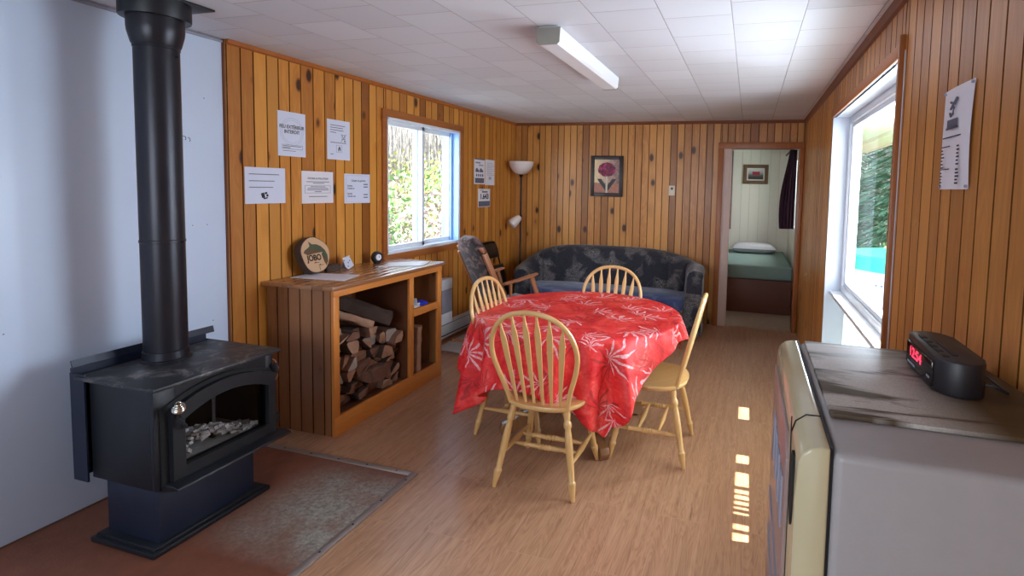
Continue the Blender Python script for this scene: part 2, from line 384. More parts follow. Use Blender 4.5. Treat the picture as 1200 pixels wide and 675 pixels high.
o_ = t.n.new('ShaderNodeOutputMaterial'); d_ = t.n.new('ShaderNodeBsdfDiffuse'); r_ = t.n.new('ShaderNodeBsdfTranslucent'); x_ = t.n.new('ShaderNodeMixShader')
d_.inputs[0].default_value = srgb(228, 230, 222); r_.inputs[0].default_value = srgb(228, 232, 226); x_.inputs[0].default_value = .45
t.link(d_.outputs[0], x_.inputs[1]); t.link(r_.outputs[0], x_.inputs[2]); t.link(x_.outputs[0], o_.inputs[0]); M['translucent'] = m
M['stove_glass'] = glassmat('sooty_stove_glass', (.72, .72, .74, 1), .20)

# ------------------------------------------------------------------ geometry helpers
class MB:
    def quadx(s, x, y0, y1, z0, z1):
        s.bm.faces.new([s.bm.verts.new(p) for p in ((x, y0, z0), (x, y1, z0), (x, y1, z1), (x, y0, z1))]); return s
    def quady(s, y, x0, x1, z0, z1):
        s.bm.faces.new([s.bm.verts.new(p) for p in ((x0, y, z0), (x1, y, z0), (x1, y, z1), (x0, y, z1))]); return s
    def __init__(s): s.bm = bmesh.new(); s.uv = None
    def box(s, x0, x1, y0, y1, z0, z1, bev=0., seg=2, mi=0, mat=None):
        vs = [s.bm.verts.new((x, y, z)) for x in (x0, x1) for y in (y0, y1) for z in (z0, z1)]
        idx = [(0, 1, 3, 2), (4, 6, 7, 5), (0, 4, 5, 1), (2, 3, 7, 6), (0, 2, 6, 4), (1, 5, 7, 3)]
        fs = [s.bm.faces.new([vs[i] for i in f]) for f in idx]
        for f in fs: f.material_index = mi
        if mat is not None: bmesh.ops.transform(s.bm, matrix=mat, verts=vs)
        if bev > 0:
            es = list({e for f in fs for e in f.edges})
            r = bmesh.ops.bevel(s.bm, geom=es, offset=bev, segments=seg, profile=.5, affect='EDGES')
            for f in r['faces']: f.material_index = mi
        return s
    def boxc(s, c, size, rot=None, bev=0., seg=2, mi=0):
        mt = Matrix.Translation(c)
        if rot is not None: mt = mt @ rot.to_4x4()
        a, b_, c_ = size
        return s.box(-a/2, a/2, -b_/2, b_/2, -c_/2, c_/2, bev, seg, mi, mt)
    def lathe(s, prof, seg=24, mat=None, mi=0, cap=True):
        rings = []
        for r, z in prof:
            rings.append([s.bm.verts.new((r*cos(2*pi*k/seg), r*sin(2*pi*k/seg), z)) for k in range(seg)])
        vs = [v for r in rings for v in r]
        for a, b_ in zip(rings, rings[1:]):
            for k in range(seg):
                f = s.bm.faces.new((a[k], a[(k+1) % seg], b_[(k+1) % seg], b_[k])); f.material_index = mi
        if cap:
            for r in (rings[0][::-1], rings[-1]):
                f = s.bm.faces.new(r); f.material_index = mi
        if mat is not None: bmesh.ops.transform(s.bm, matrix=mat, verts=vs)
        return s
    def turned(s, p0, p1, prof, seg=14, mi=0):
        """lathe along p0->p1; prof = [(t, radius)]"""
        p0, p1 = Vector(p0), Vector(p1); d = p1-p0; L = d.length
        q = d.to_track_quat('Z', 'Y'); mt = Matrix.Translation(p0) @ q.to_matrix().to_4x4()
        return s.lathe([(r, t_*L) for t_, r in prof], seg, mt, mi)
    def sweep(s, pts, rad, seg=8, closed=False, mi=0, flat=None, up=(0, 0, 1)):
        """tube through pts; rad a number or list; flat = (a, b) elliptical/rect section in (side, up)"""
        pts = [Vector(p) for p in pts]; n = len(pts)
        rads = rad if isinstance(rad, (list, tuple)) else [rad]*n
        rings = []
        upv = Vector(up)
        for i, p in enumerate(pts):
            if closed: tg = pts[(i+1) % n]-pts[i-1]
            else: tg = pts[min(i+1, n-1)]-pts[max(i-1, 0)]
            tg.normalize()
            sd = tg.cross(upv)
            if sd.length < 1e-4: sd = tg.cross(Vector((1, 0, 0)))
            sd.normalize(); u2 = sd.cross(tg).normalized()
            ring = []
            for k in range(seg):
                a = 2*pi*k/seg
                if flat: v = sd*cos(a)*flat[0]*rads[i]+u2*sin(a)*flat[1]*rads[i]
                else: v = sd*cos(a)*rads[i]+u2*sin(a)*rads[i]
                ring.append(s.bm.verts.new(p+v))
            rings.append(ring)
        m_ = n if closed else n-1
        for i in range(m_):
            a, b_ = rings[i], rings[(i+1) % n]
            for k in range(seg):
                f = s.bm.faces.new((a[k], a[(k+1) % seg], b_[(k+1) % seg], b_[k])); f.material_index = mi
        if not closed:
            for r in (rings[0][::-1], rings[-1]):
                f = s.bm.faces.new(r); f.material_index = mi
        return s
    def prism(s, poly, d0, d1, axis='x', mi=0, mi_cap=None, bev=0.):
        """extrude a 2-D polygon along an axis; x:(y,z) y:(x,z) z:(x,y)"""
        def P(a, b_, d):
            return {'x': (d, a, b_), 'y': (a, d, b_), 'z': (a, b_, d)}[axis]
        A = [s.bm.verts.new(P(a, b_, d0)) for a, b_ in poly]; B = [s.bm.verts.new(P(a, b_, d1)) for a, b_ in poly]
        n = len(poly); fs = []
        for k in range(n):
            f = s.bm.faces.new((A[k], A[(k+1) % n], B[(k+1) % n], B[k])); f.material_index = mi; fs.append(f)
        for r in (A[::-1], B):
            f = s.bm.faces.new(r); f.material_index = mi if mi_cap is None else mi_cap; fs.append(f)
        if bev:
            es = list({e for f in fs for e in f.edges})
            bmesh.ops.bevel(s.bm, geom=es, offset=bev, segments=2, profile=.5, affect='EDGES')
        return s
    def xf(s, mat):
        bmesh.ops.transform(s.bm, matrix=mat, verts=s.bm.verts); return s

def setp(o, label=None, cat=None, group=None, kind=None):
    if label: o['label'] = label
    if cat: o['category'] = cat
    if group: o['group'] = group
    if kind: o['kind'] = kind
    return o

def obj(name, mb, mat, parent=None, smooth=35, label=None):
    me = bpy.data.meshes.new(name)
    bm = mb.bm if isinstance(mb, MB) else mb
    bmesh.ops.recalc_face_normals(bm, faces=bm.faces)
    bm.to_mesh(me); bm.free()
    o = bpy.data.objects.new(name, me); COL.objects.link(o)
    for m_ in (mat if isinstance(mat, (list, tuple)) else [mat]): me.materials.append(M[m_] if isinstance(m_, str) else m_)
    if smooth:
        me.shade_smooth(); me.set_sharp_from_angle(angle=radians(smooth))
    if parent is not None:
        o.parent = parent
        # meshes are written in world space: cancel the parent's placement
        o.matrix_parent_inverse = parent_world(parent).inverted()
    if label: o['label'] = label
    return o
def parent_world(o):
    m_ = Matrix.LocRotScale(o.location, o.rotation_euler, o.scale)
    if o.parent: m_ = parent_world(o.parent) @ o.matrix_parent_inverse @ m_
    return m_
def thing(name, loc=(0, 0, 0), label=None, cat=None, group=None, kind=None):
    o = bpy.data.objects.new(name, None); COL.objects.link(o); o.location = loc
    o.empty_display_size = .1
    return setp(o, label, cat, group, kind)
def struct(name, mb, mat, smooth=30, label=None):
    o = obj(name, mb, mat, None, smooth); o['kind'] = 'structure'
    if label: o['label'] = label
    return o
def copy_tree(o, parent=None):
    c = o.copy(); COL.objects.link(c)
    if parent is not None: c.parent = parent
    for ch in list(o.children): copy_tree(ch, c)
    return c
def text(body, size, loc, rot, mat, parent, name='printed_text', align='CENTER', extr=.0004, spacing=1.0, sx=1.0, bold=0.):
    cu = bpy.data.curves.new(name, 'FONT'); cu.body = body; cu.size = size; cu.align_x = align; cu.align_y = 'CENTER'
    cu.extrude = extr; cu.space_line = spacing; cu.offset = bold
    cu.materials.append(M[mat])
    tmp = bpy.data.objects.new('tmp', cu); COL.objects.link(tmp)
    bpy.context.view_layer.update()
    me = bpy.data.meshes.new_from_object(tmp.evaluated_get(bpy.context.evaluated_depsgraph_get()))
    bpy.data.objects.remove(tmp); me.materials.clear(); me.materials.append(M[mat])
    o = bpy.data.objects.new(name, me); COL.objects.link(o)
    o.location = loc; o.rotation_euler = rot; o.scale = (sx, 1, 1)
    if parent is not None:
        o.parent = parent; o.matrix_parent_inverse = parent_world(parent).inverted()
    return o

# ------------------------------------------------------------------ camera
def basis(yaw, pitch, roll):
    y, p, r = map(radians, (yaw, pitch, roll))
    fw = Vector((-sin(y)*cos(p), cos(y)*cos(p), sin(p))); rt = Vector((cos(y), sin(y), 0)); up = rt.cross(fw)
    return rt*cos(r)+up*sin(r), -rt*sin(r)+up*cos(r), fw
rt, up, fw = basis(16.0666, -3.8379, 1.3609)
cam = bpy.data.cameras.new('camera'); co = bpy.data.objects.new('camera', cam); COL.objects.link(co)
mw = Matrix((rt, up, -fw)).transposed().to_4x4(); mw.translation = (2.8896, 0, 1.5571)
co.matrix_world = mw
cam.sensor_width = 36; cam.sensor_fit = 'HORIZONTAL'; cam.lens = 612/1200*36
cam.shift_x = -101.394/1200; cam.shift_y = -76.171/1200
cam.clip_start = .02; cam.clip_end = 200
S.camera = co

# ------------------------------------------------------------------ room shell
YF = -1.7     # wall behind the camera
def boards(mb, axis, u0, u1, z0, z1, face, sgn, width=.092, var=.012, thick=.014, openings=(), cham=.0052, seed=1):
    """vertical tongue-and-groove boards. axis 'y': wall plane x=face, boards step along y; sgn = direction into the room"""
    rg = random.Random(seed); u = u0
    while u < u1-.004:
        w = width+rg.uniform(-var, var); v = min(u+w, u1)
        if u1-v < .03: v = u1
        segs = [(z0, z1)]
        for (a, b_, za, zb) in openings:
            if v > a+.002 and u < b_-.002:
                ns = []
                for (s0, s1) in segs:
                    if za > s0: ns.append((s0, min(za, s1)))
                    if zb < s1: ns.append((max(zb, s0), s1))
                segs = ns
        # split at opening side edges so boards end cleanly
        cuts = [(u, v, segs)]
        for (a, b_, za, zb) in openings:
            for edge in (a, b_):
                if u+.004 < edge < v-.004:
                    left_in = edge == b_
                    full = [(z0, z1)]
                    cuts = [(u, edge, segs if left_in else full), (edge, v, full if left_in else segs)]
        for (p, q, sg) in cuts:
            for (s0, s1) in sg:
                c = min(cham, (q-p)/3)
                gp = .0012; prof = [(p+gp, 0), (q-gp, 0), (q-gp, thick-c), (q-c*.8, thick), (p+c*.8, thick), (p+gp, thick-c)]
                if axis == 'y': poly = [(face-sgn*thick+sgn*d, uu) for uu, d in prof]
                else: poly = [(uu, face-sgn*thick+sgn*d) for uu, d in prof]
                mb.prism(poly, s0, s1, 'z')
        u = v

mb = MB(); mb.box(-.3, RW+.5, YF, RL+.02, -.08, 0)
struct('floor', mb, 'floor', 0)
mb = MB(); mb.box(-.3, RW+.5, YF, RL+.1, RH, RH+.06)
struct('ceiling', mb, 'ceiling', 0)

WIN_L = (3.665, 4.79, .965, 2.10)       # left window opening y0 y1 z0 z1
WIN_R = (2.33, 4.11, .12, 2.10)         # right recess
mb = MB()
boards(mb, 'y', 2.31, RL, 0, RH-.0, 0, 1, openings=[WIN_L], seed=4)
wl = struct('wall_left', mb, 'pine_left', 25)
mb = MB()
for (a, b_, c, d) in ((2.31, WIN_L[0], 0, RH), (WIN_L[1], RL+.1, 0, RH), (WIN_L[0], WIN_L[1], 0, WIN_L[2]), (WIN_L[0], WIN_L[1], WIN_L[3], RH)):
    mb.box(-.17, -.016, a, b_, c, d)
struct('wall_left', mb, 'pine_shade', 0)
mb = MB(); mb.box(-.10, -.03, YF, 2.308, .012, RH-.006, .002)
struct('wall_left', mb, 'panel', 30, label='smooth white painted wall board behind the wood stove')
mb = MB(); mb.box(-.17, -.10, YF, 2.31, 0, RH)
struct('wall_left', mb, 'dark', 0)
mb = MB()
for (y, z) in ((1.9, 2.05), (1.86, 1.45), (2.12, 1.30), (1.87, .8), (2.20, 1.3), (1.2, 1.9), (2.2, 2.0), (1.35, .9), (2.22, .75)):
    mb.turned((-.031, y, z), (-.0285, y, z), [(0, .0035), (1, .003)], 8)
struct('trim_1', mb, 'ink_l', 0, label='small nail heads in the white wall board')
mb = MB()
pts = [(-.0285, 2.085+.012*cos(a), 1.77+.012*sin(a)) for a in [x_*pi/8 for x_ in range(-2, 9)]]
mb.sweep(pts, .0018, 6); mb.sweep([(p[0], p[1]+.022, p[2]-.006) for p in pts[:7]], .0018, 6)
hk = obj('wire_hook', mb, 'ink_m'); setp(hk, 'small bent wire hook on the white wall board beside the stove pipe', 'hook')

# back wall with door opening
DX0, DX1, DZ = 2.60, 3.392, 2.035
mb = MB(); boards(mb, 'x', .0, RW, 0, RH, RL, -1, width=.083, var=.008, openings=[(DX0-.04, DX1+.04, 0, DZ+.03)], seed=9)
struct('wall_back', mb, 'pine_back', 25)
mb = MB()
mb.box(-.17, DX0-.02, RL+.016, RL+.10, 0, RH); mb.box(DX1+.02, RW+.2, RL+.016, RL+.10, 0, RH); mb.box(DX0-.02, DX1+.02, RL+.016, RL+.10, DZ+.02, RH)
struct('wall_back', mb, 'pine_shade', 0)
# right wall
mb = MB(); boards(mb, 'y', YF, RL, 0, RH, RW, -1, width=.094, var=.012, openings=[WIN_R], seed=12)
struct('wall_right', mb, 'pine_right', 25)
mb = MB()
xo = RW+.30
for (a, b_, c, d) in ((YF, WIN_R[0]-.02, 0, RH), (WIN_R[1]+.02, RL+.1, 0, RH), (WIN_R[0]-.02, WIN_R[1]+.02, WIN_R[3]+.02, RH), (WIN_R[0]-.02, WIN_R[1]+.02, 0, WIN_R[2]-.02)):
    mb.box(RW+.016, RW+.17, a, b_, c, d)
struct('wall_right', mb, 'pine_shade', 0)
mb = MB()
for (a, b_, c, d) in ((YF, WIN_R[0]-.02, 0, RH), (WIN_R[1]+.02, RL+.1, 0, RH), (WIN_R[0]-.02, WIN_R[1]+.02, WIN_R[3]+.02, RH), (WIN_R[0]-.02, WIN_R[1]+.02, 0, WIN_R[2]-.02)):
    mb.box(RW+.171, RW+.185, a, b_, c, d)
struct('wall_right', mb, 'rear_cool', 0, label='unseen pale sheet added outside the right wall to cool its bounced light')
# wall behind the camera with an added opening for fill light
mb = MB()
FO = (.7, 2.6, .9, 2.05)
mb.box(-.17, FO[0], YF-.1, YF, 0, RH); mb.box(FO[1], RW+.17, YF-.1, YF, 0, RH)
mb.box(FO[0], FO[1], YF-.1, YF, 0, FO[2]); mb.box(FO[0], FO[1], YF-.1, YF, FO[3], RH)
struct('wall_front', mb, 'rear', 0)
mb = MB(); mb.quady(YF-.055, FO[0], FO[1], FO[2], FO[3])
w3 = thing('fill_window', kind='structure', label='unseen window added for fill light in the wall behind the viewer')
obj('pane', mb, 'glass', w3, 0)
mb = MB()
for (a, b_) in ((FO[0], FO[0]+.05), (FO[1]-.05, FO[1]), ((FO[0]+FO[1])/2-.03, (FO[0]+FO[1])/2+.03)): mb.box(a, b_, YF-.09, YF-.01, FO[2], FO[3])
mb.box(FO[0], FO[1], YF-.09, YF-.01, FO[2], FO[2]+.05); mb.box(FO[0], FO[1], YF-.09, YF-.01, FO[3]-.05, FO[3])
obj('window_frame', mb, 'vinyl', w3, 0)

# crown trims
def crown(name, mb, mat): struct(name, mb, mat, 30)
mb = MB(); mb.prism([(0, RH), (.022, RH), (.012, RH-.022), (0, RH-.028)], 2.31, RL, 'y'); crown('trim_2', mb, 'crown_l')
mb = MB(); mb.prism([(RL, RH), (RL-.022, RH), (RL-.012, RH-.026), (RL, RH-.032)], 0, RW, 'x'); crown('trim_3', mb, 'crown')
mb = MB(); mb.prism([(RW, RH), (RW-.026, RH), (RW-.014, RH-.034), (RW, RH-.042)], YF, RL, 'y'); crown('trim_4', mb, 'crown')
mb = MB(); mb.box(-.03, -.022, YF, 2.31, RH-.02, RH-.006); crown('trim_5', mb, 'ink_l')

# ------------------------------------------------------------------ left window
w1 = thing('window_1', kind='structure', label='white sliding window in the pine wall')
y0, y1, z0, z1 = WIN_L
mb = MB()
mb.box(.0, .02, y0-.055, y0-.005, z0-.06, z1+.055, .003); mb.box(.0, .02, y1+.005, y1+.055, z0-.06, z1+.055, .003)
mb.box(.0, .024, y0-.06, y1+.06, z1+.0, z1+.06, .003); mb.box(.0, .03, y0-.06, y1+.06, z0-.065, z0-.005, .003)
obj('casing', mb, 'casing_h', w1)
mb = MB()
for a, b_, c, d in ((y0-.005, y0+.02, z0, z1), (y1-.02, y1+.005, z0, z1), (y0, y1, z0-.005, z0+.022), (y0, y1, z1-.022, z1+.005)): mb.box(-.17, .012, a, b_, c, d, .002)
obj('window_frame', mb, 'vinyl', w1)
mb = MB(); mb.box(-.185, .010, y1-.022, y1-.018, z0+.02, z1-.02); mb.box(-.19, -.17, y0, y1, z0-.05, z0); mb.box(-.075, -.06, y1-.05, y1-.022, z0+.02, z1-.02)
obj('outer_jamb', mb, 'vinyl_skylit', w1, 0, 'white side of the window frame tinted with blue sky light')
ym = 4.205
def sash(a, b_, x):
    mb = MB(); f = .04
    mb.box(x-.02, x+.02, a, a+f, z0+.02, z1-.02, .004); mb.box(x-.02, x+.02, b_-f, b_, z0+.02, z1-.02, .004)
    mb.box(x-.02, x+.02, a, b_, z0+.02, z0+.02+f, .004); mb.box(x-.02, x+.02, a, b_, z1-.02-f, z1-.02, .004)
    s_ = obj('sash', mb, 'vinyl', w1)
    mb = MB(); mb.quadx(x, a+f, b_-f, z0+.06, z1-.06); obj('pane', mb, 'glass', s_, 0)
sash(y0+.015, ym+.03, -.045); sash(ym-.02, y1-.015, -.10)

# ------------------------------------------------------------------ right window in a deep white recess
w2 = thing('window_2', kind='structure', label='large window in a deep white recess of the right wall')
ya, yb, za, zb = WIN_R
XF = 3.56
mb = MB()
mb.box(RW-.003, XF+.06, yb, yb+.02, za, zb+.02); mb.box(RW-.003, XF+.06, ya-.02, ya, za, zb+.02)
mb.box(RW-.003, XF+.06, ya, yb, zb, zb+.02); mb.box(RW-.003, XF+.06, ya, yb, za-.02, za)
obj('reveal', mb, 'rev_white', w2, 0)
mb = MB()
mb.box(RW-.022, RW+.004, ya-.018, ya+.004, .0, 2.18, .003)
obj('edge_batten', mb, 'casing', w2, label='dark upright wooden batten at the near edge of the window')
mb = MB(); mb.box(RW-.014, RW+.002, ya, yb+.03, zb, zb+.055, .003)
obj('casing', mb, 'casing_h', w2)
mb = MB(); mb.box(3.475, XF+.03, ya, yb, .825, .85, .004); mb.box(3.52, XF+.02, ya, yb, .79, .828, .003)
obj('sill', mb, 'white', w2)
mb = MB(); boards(mb, 'y', ya, yb, za, .80, XF+.02, -1, width=.09, var=.004, thick=.012, cham=.006, seed=3)
obj('lower_boards', mb, 'translucent', w2, 20, 'white upright boards below the sill')
mb = MB(); f = .05; zs = .85
def fr(mb, x0, x1, a, b_, c, d, f, bev=.004):
    mb.box(x0, x1, a, a+f, c, d, bev); mb.box(x0, x1, b_-f, b_, c, d, bev); mb.box(x0, x1, a+f, b_-f, c, c+f, bev); mb.box(x0, x1, a+f, b_-f, d-f, d, bev)
fr(mb, XF-.01, XF+.07, ya, yb, zs, zb, .045); fr(mb, XF+.005, XF+.05, ya+.045, yb-.045, zs+.045, zb-.045, .03)
obj('window_frame', mb, 'vinyl', w2)
mb = MB(); mb.quadx(XF+.033, ya+.07, yb-.07, zs+.07, zb-.07); obj('pane', mb, 'glass', w2, 0)

# ------------------------------------------------------------------ doorway
d1 = thing('door_1', kind='structure', label='open doorway to the small bedroom')
mb = MB()
mb.box(DX0-.075, DX0-.015, RL-.034, RL-.012, 0, DZ+.065, .003); mb.box(DX1, RW-.004, RL-.034, RL-.012, 0, DZ+.065, .003); mb.box(DX0-.075, RW-.004, RL-.036, RL-.012, DZ, DZ+.07, .003)
obj('casing', mb, 'casing', d1)
mb = MB(); mb.box(DX0-.018, DX0+.075, RL-.02, RL+.13, 0, DZ, .002)
obj('jamb', mb, 'jamb', d1, label='pinkish white jamb board')
mb = MB(); mb.box(DX1-.0, DX1+.03, RL-.012, RL+.13, 0, DZ+.02, .002); mb.box(DX0, DX1, RL-.012, RL+.13, DZ, DZ+.02, .002)
obj('jamb', mb, 'casing', d1)

# bedroom shell
BY1 = 8.80; BX0, BX1 = 1.2, 3.50
mb = MB(); mb.box(BX0-.1, BX1+.1, RL+.02, BY1+.1, -.08, .0); struct('floor', mb, 'vinylfloor', 0, label='beige vinyl bedroom floor')
mb = MB(); mb.box(BX0-.1, BX1+.1, RL+.10, BY1+.1, RH, RH+.06); struct('ceiling', mb, 'white', 0)
mb = MB(); boards(mb, 'x', BX0, BX1, 0, RH, BY1, -1, width=.155, var=.025, thick=.012, cham=.005, seed=21); mb.box(BX0-.1, BX1+.1, BY1+.002, BY1+.1, 0, RH)
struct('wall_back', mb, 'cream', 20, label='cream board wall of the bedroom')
mb = MB()
BW = (7.0, 8.3, 1.02, 2.05)
for (a, b_, c, d) in ((RL+.1, BW[0], 0, RH), (BW[1], BY1, 0, RH), (BW[0], BW[1], 0, BW[2]), (BW[0], BW[1], BW[3], RH)): mb.box(BX1, BX1+.1, a, b_, c, d)
struct('wall_right', mb, 'cream', 0)
mb = MB(); mb.box(BX0-.1, BX0, RL+.1, BY1, 0, RH); struct('wall_left', mb, 'cream', 0)
w4 = thing('window_4', kind='structure', label='bedroom window beside the bed')
mb = MB(); fr(mb, BX1-.01, BX1+.07, BW[0], BW[1], BW[2], BW[3], .05); mb.box(BX1, BX1+.05, 7.62, 7.67, BW[2], BW[3])
obj('window_frame', mb, 'white', w4)
mb = MB(); mb.quadx(BX1+.023, BW[0]+.05, BW[1]-.05, BW[2]+.05, BW[3]-.05); obj('pane', mb, 'glass', w4, 0)

# bed
bed = thing('bed', (2.8, 7.8, 0), 'bed with sage green mattress on a dark brown box base in the bedroom', 'bed')
mb = MB(); mb.box(2.1, 3.44, 6.94, 8.76, 0, .43, .006); obj('base', mb, 'bedbase', bed)
mb = MB(); mb.box(2.1, 3.44, 6.93, 8.76, .435, .615, .03, 4); obj('mattress', mb, 'mattress', bed)
def pillow(mb, c, sx, sy, sz, n=14):
    g = {}
    for s_ in (1, -1):
        for i in range(n+1):
            for j in range(n+1):
                u, v = i/n*2-1, j/n*2-1
                if s_ == -1 and (i in (0, n) or j in (0, n)): g[s_, i, j] = g[1, i, j]; continue
                h = ((1-u**4)*(1-v**4))**.55
                pz = c[2]+s_*sz*h*(1+.12*noise.noise(Vector((u*2, v*2, s_))))
                k = 1-.06*(1-abs(u))*abs(v)
                g[s_, i, j] = mb.bm.verts.new((c[0]+u*sx*(1-.05*(1-v*v)*0), c[1]+v*sy*k, pz))
    for s_ in (1, -1):
        for i in range(n):
            for j in range(n):
                mb.bm.faces.new((g[s_, i, j], g[s_, i+1, j], g[s_, i+1, j+1], g[s_, i, j+1]))
mb = MB(); pillow(mb, (2.98, 8.42, .69), .33, .23, .075)
setp(obj('pillow', mb, 'pillow', None, 60), 'grey patterned pillow lying on the green mattress', 'pillow')

def wavy(mb, x0, y0, x1, y1, z0, z1, amp, waves, n=60, rows=12, taper=0, ph=0):
    d = Vector((x1-x0, y1-y0, 0)); nn = Vector((-d.y, d.x, 0)).normalized()
    g = []
    for j in range(rows+1):
        z = z0+(z1-z0)*j/rows; row = []
        for i in range(n+1):
            u = i/n; k = 1-taper*(1-j/rows)*(j/rows)*4
            p = Vector((x0, y0, z))+d*(.5+(u-.5)*k)+nn*amp*(sin(u*waves*2*pi+ph)+.3*sin(u*waves*4.3*pi+1+j*.1))
            row.append(mb.bm.verts.new(p))
        g.append(row)
    for j in range(rows):
        for i in range(n): mb.bm.faces.new((g[j][i], g[j][i+1], g[j+1][i+1], g[j+1][i]))
ct = thing('curtain', (3.42, 7.5, 1.0), 'dark plum curtain hanging beside the bedroom window', 'curtain')
mb = MB(); wavy(mb, 3.265, 7.06, 3.445, 7.10, 1.09, 2.14, .016, 5)
for v in mb.bm.verts:      # gathered narrow at the rod, flaring below
    f = (v.co.z-1.09)/1.05; v.co.x = 3.445-(3.445-v.co.x)*(1-.45*f*f+.10*sin(f*5))
obj('fabric', mb, 'curtain', ct, 80)
mb = MB(); mb.turned((3.40, 7.16, 2.12), (3.40, 8.5, 2.12), [(0, .012), (1, .012)], 10); mb.turned((3.40, 7.13, 2.12), (3.40, 7.17, 2.12), [(0, .02), (1, .02)], 10)
setp(obj('curtain_rod', mb, 'black_plastic'), 'thin dark curtain rod over the bedroom window', 'curtain rod')
mb = MB(); wavy(mb, 2.30, 8.60, 2.615, 8.62, .95, 2.2, .018, 4)
setp(obj('curtain', mb, 'curtain_b', None, 80), 'brown curtain at the left edge of the bedroom doorway view', 'curtain')

def framed(name, x0, x1, z0, z1, y, fw_, fm, art, label, depth=.025, mount=0.):
    t_ = thing(name, ((x0+x1)/2, y, z0), label, 'picture')
    mb = MB()
    mb.box(x0, x0+fw_, y-depth, y, z0, z1, .004); mb.box(x1-fw_, x1, y-depth, y, z0, z1, .004)
    mb.box(x0+fw_, x1-fw_, y-depth, y, z0, z0+fw_, .004); mb.box(x0+fw_, x1-fw_, y-depth, y, z1-fw_, z1, .004)
    obj('frame', mb, fm, t_)
    if mount:
        mb = MB(); mb.box(x0+fw_, x1-fw_, y-.010, y, z0+fw_, z1-fw_); obj('mount', mb, 'mat_w', t_, 0)
    q = fw_+mount
    mb = MB(); mb.box(x0+q, x1-q, y-.013, y-.001, z0+q, z1-q); obj('print', mb, art, t_, 0)
    return t_
framed('framed_picture', 1.013, 1.417, 1.455, 1.947, RL-.001, .045, 'frame_dark', 'art_flower', 'dark framed print of a magenta flower on the back pine wall', mount=0)
framed('framed_picture', 2.775, 3.158, 1.68, 1.99, BY1-.001, .055, 'frame_brown', 'art_land', 'small landscape in a brown carved frame on the bedroom wall', mount=.02)

th = thing('thermostat_switch', (2.01, RL, 1.49), 'small beige wall thermostat to the right of the flower picture', 'thermostat')
mb = MB(); mb.box(1.973, 2.046, RL-.022, RL-.001, 1.487, 1.605, .006); obj('housing', mb, 'plate', th)
mb = MB(); mb.turned((2.01, RL-.030, 1.570), (2.01, RL-.02, 1.570), [(0, .014), (1, .016)], 16); obj('dial', mb, 'ink_m', th)
# ------------------------------------------------------------------ hearth
hp = thing('hearth_pad', (.6, 1.5, 0), 'rust brown hearth board with worn grey patch under the wood stove', 'hearth')
mb = MB(); mb.box(-.03, 1.215, YF, 2.315, .0, .007); obj('board', mb, 'hearth', hp, 0)
mb = MB(); mb.box(1.205, 1.242, YF, 2.34, .0, .011, .003); obj('metal_edge', mb, 'alu', hp, label='grey metal edge strip')
mb = MB(); mb.box(-.02, 1.205, 2.305, 2.34, .0, .011, .003); obj('metal_edge', mb, 'alu', hp, label='grey metal edge strip')
for (sx_, sy_) in [(1.224, 2.26-.19*k) for k in range(8)]+[(1.12-.19*k, 2.322) for k in range(6)]:
    mb = MB(); mb.turned((sx_, sy_, .010), (sx_, sy_, .0125), [(0, .006), (1, .004)], 8); obj('screw', mb, 'ink', hp)

# ------------------------------------------------------------------ wood stove
Z0 = .008
st = thing('wood_stove', (.45, 1.73, Z0), 'black cast wood stove with arched glass door on a pedestal', 'wood stove')
mb = MB(); mb.box(.263, .633, 1.447, 1.982, Z0, Z0+.022, .004); mb.box(.275, .618, 1.462, 1.966, Z0+.02, Z0+.034, .005)
obj('base_plate', mb, 'black_steel', st)
mb = MB(); mb.box(.295, .598, 1.495, 1.925, Z0+.03, .29, .004); obj('pedestal', mb, 'black_blue', st)
mb = MB()  # body shell: five plates so the firebox stays hollow behind the door
mb.box(.245, .60, 1.475, 1.50, .275, .70, .003); mb.box(.245, .60, 2.00, 2.025, .275, .70, .003)
mb.box(.245, .27, 1.50, 2.00, .275, .70); mb.box(.27, .60, 1.50, 2.00, .275, .30); mb.box(.27, .60, 1.50, 2.00, .68, .70)
# front plate around the door hole
mb.box(.595, .615, 1.475, 1.56, .275, .70, .002); mb.box(.595, .615, 1.985, 2.025, .275, .70, .002)
mb.box(.595, .615, 1.56, 1.985, .60, .70); mb.box(.595, .615, 1.56, 1.985, .275, .345)
obj('body', mb, 'black_steel', st)
mb = MB(); mb.box(.195, .655, 1.45, 2.04, .700, .716, .004); obj('top_plate', mb, 'stove_top', st)
mb = MB()
mb.box(.160, .167, 1.46, 2.03, .26, .745)
mb.box(.160, .246, 1.457, 1.464, .26, .725); mb.box(.160, .246, 2.03, 2.037, .26, .715)
mb.prism([(.167, .742), (.160, .742), (.152, .772), (.158, .775)], 1.465, 2.075, 'y')
obj('heat_shield', mb, 'black_blue', st)
# door
def arch(y0_, y1_, z0_, zs_, rise, n=14):
    pts = [(y0_, z0_), (y1_, z0_), (y1_, zs_)]
    c = (y0_+y1_)/2; h = (y1_-y0_)/2
    for k in range(1, n): 
        a = k/n; y = y1_-(y1_-y0_)*a
        pts.append((y, zs_+rise*(1-((y-c)/h)**2)))
    pts.append((y0_, zs_)); return pts
def ring_prism(mb, outer, inner, d0, d1):
    n = len(outer)
    O0 = [mb.bm.verts.new((d0, a, b_)) for a, b_ in outer]; O1 = [mb.bm.verts.new((d1, a, b_)) for a, b_ in outer]
    I0 = [mb.bm.verts.new((d0, a, b_)) for a, b_ in inner]; I1 = [mb.bm.verts.new((d1, a, b_)) for a, b_ in inner]
    for k in range(n):
        j = (k+1) % n
        for q in ((O0[k], O0[j], O1[j], O1[k]), (I0[k], I1[k], I1[j], I0[j]), (O1[k], O1[j], I1[j], I1[k]), (O0[k], I0[k], I0[j], O0[j])): mb.bm.faces.new(q)
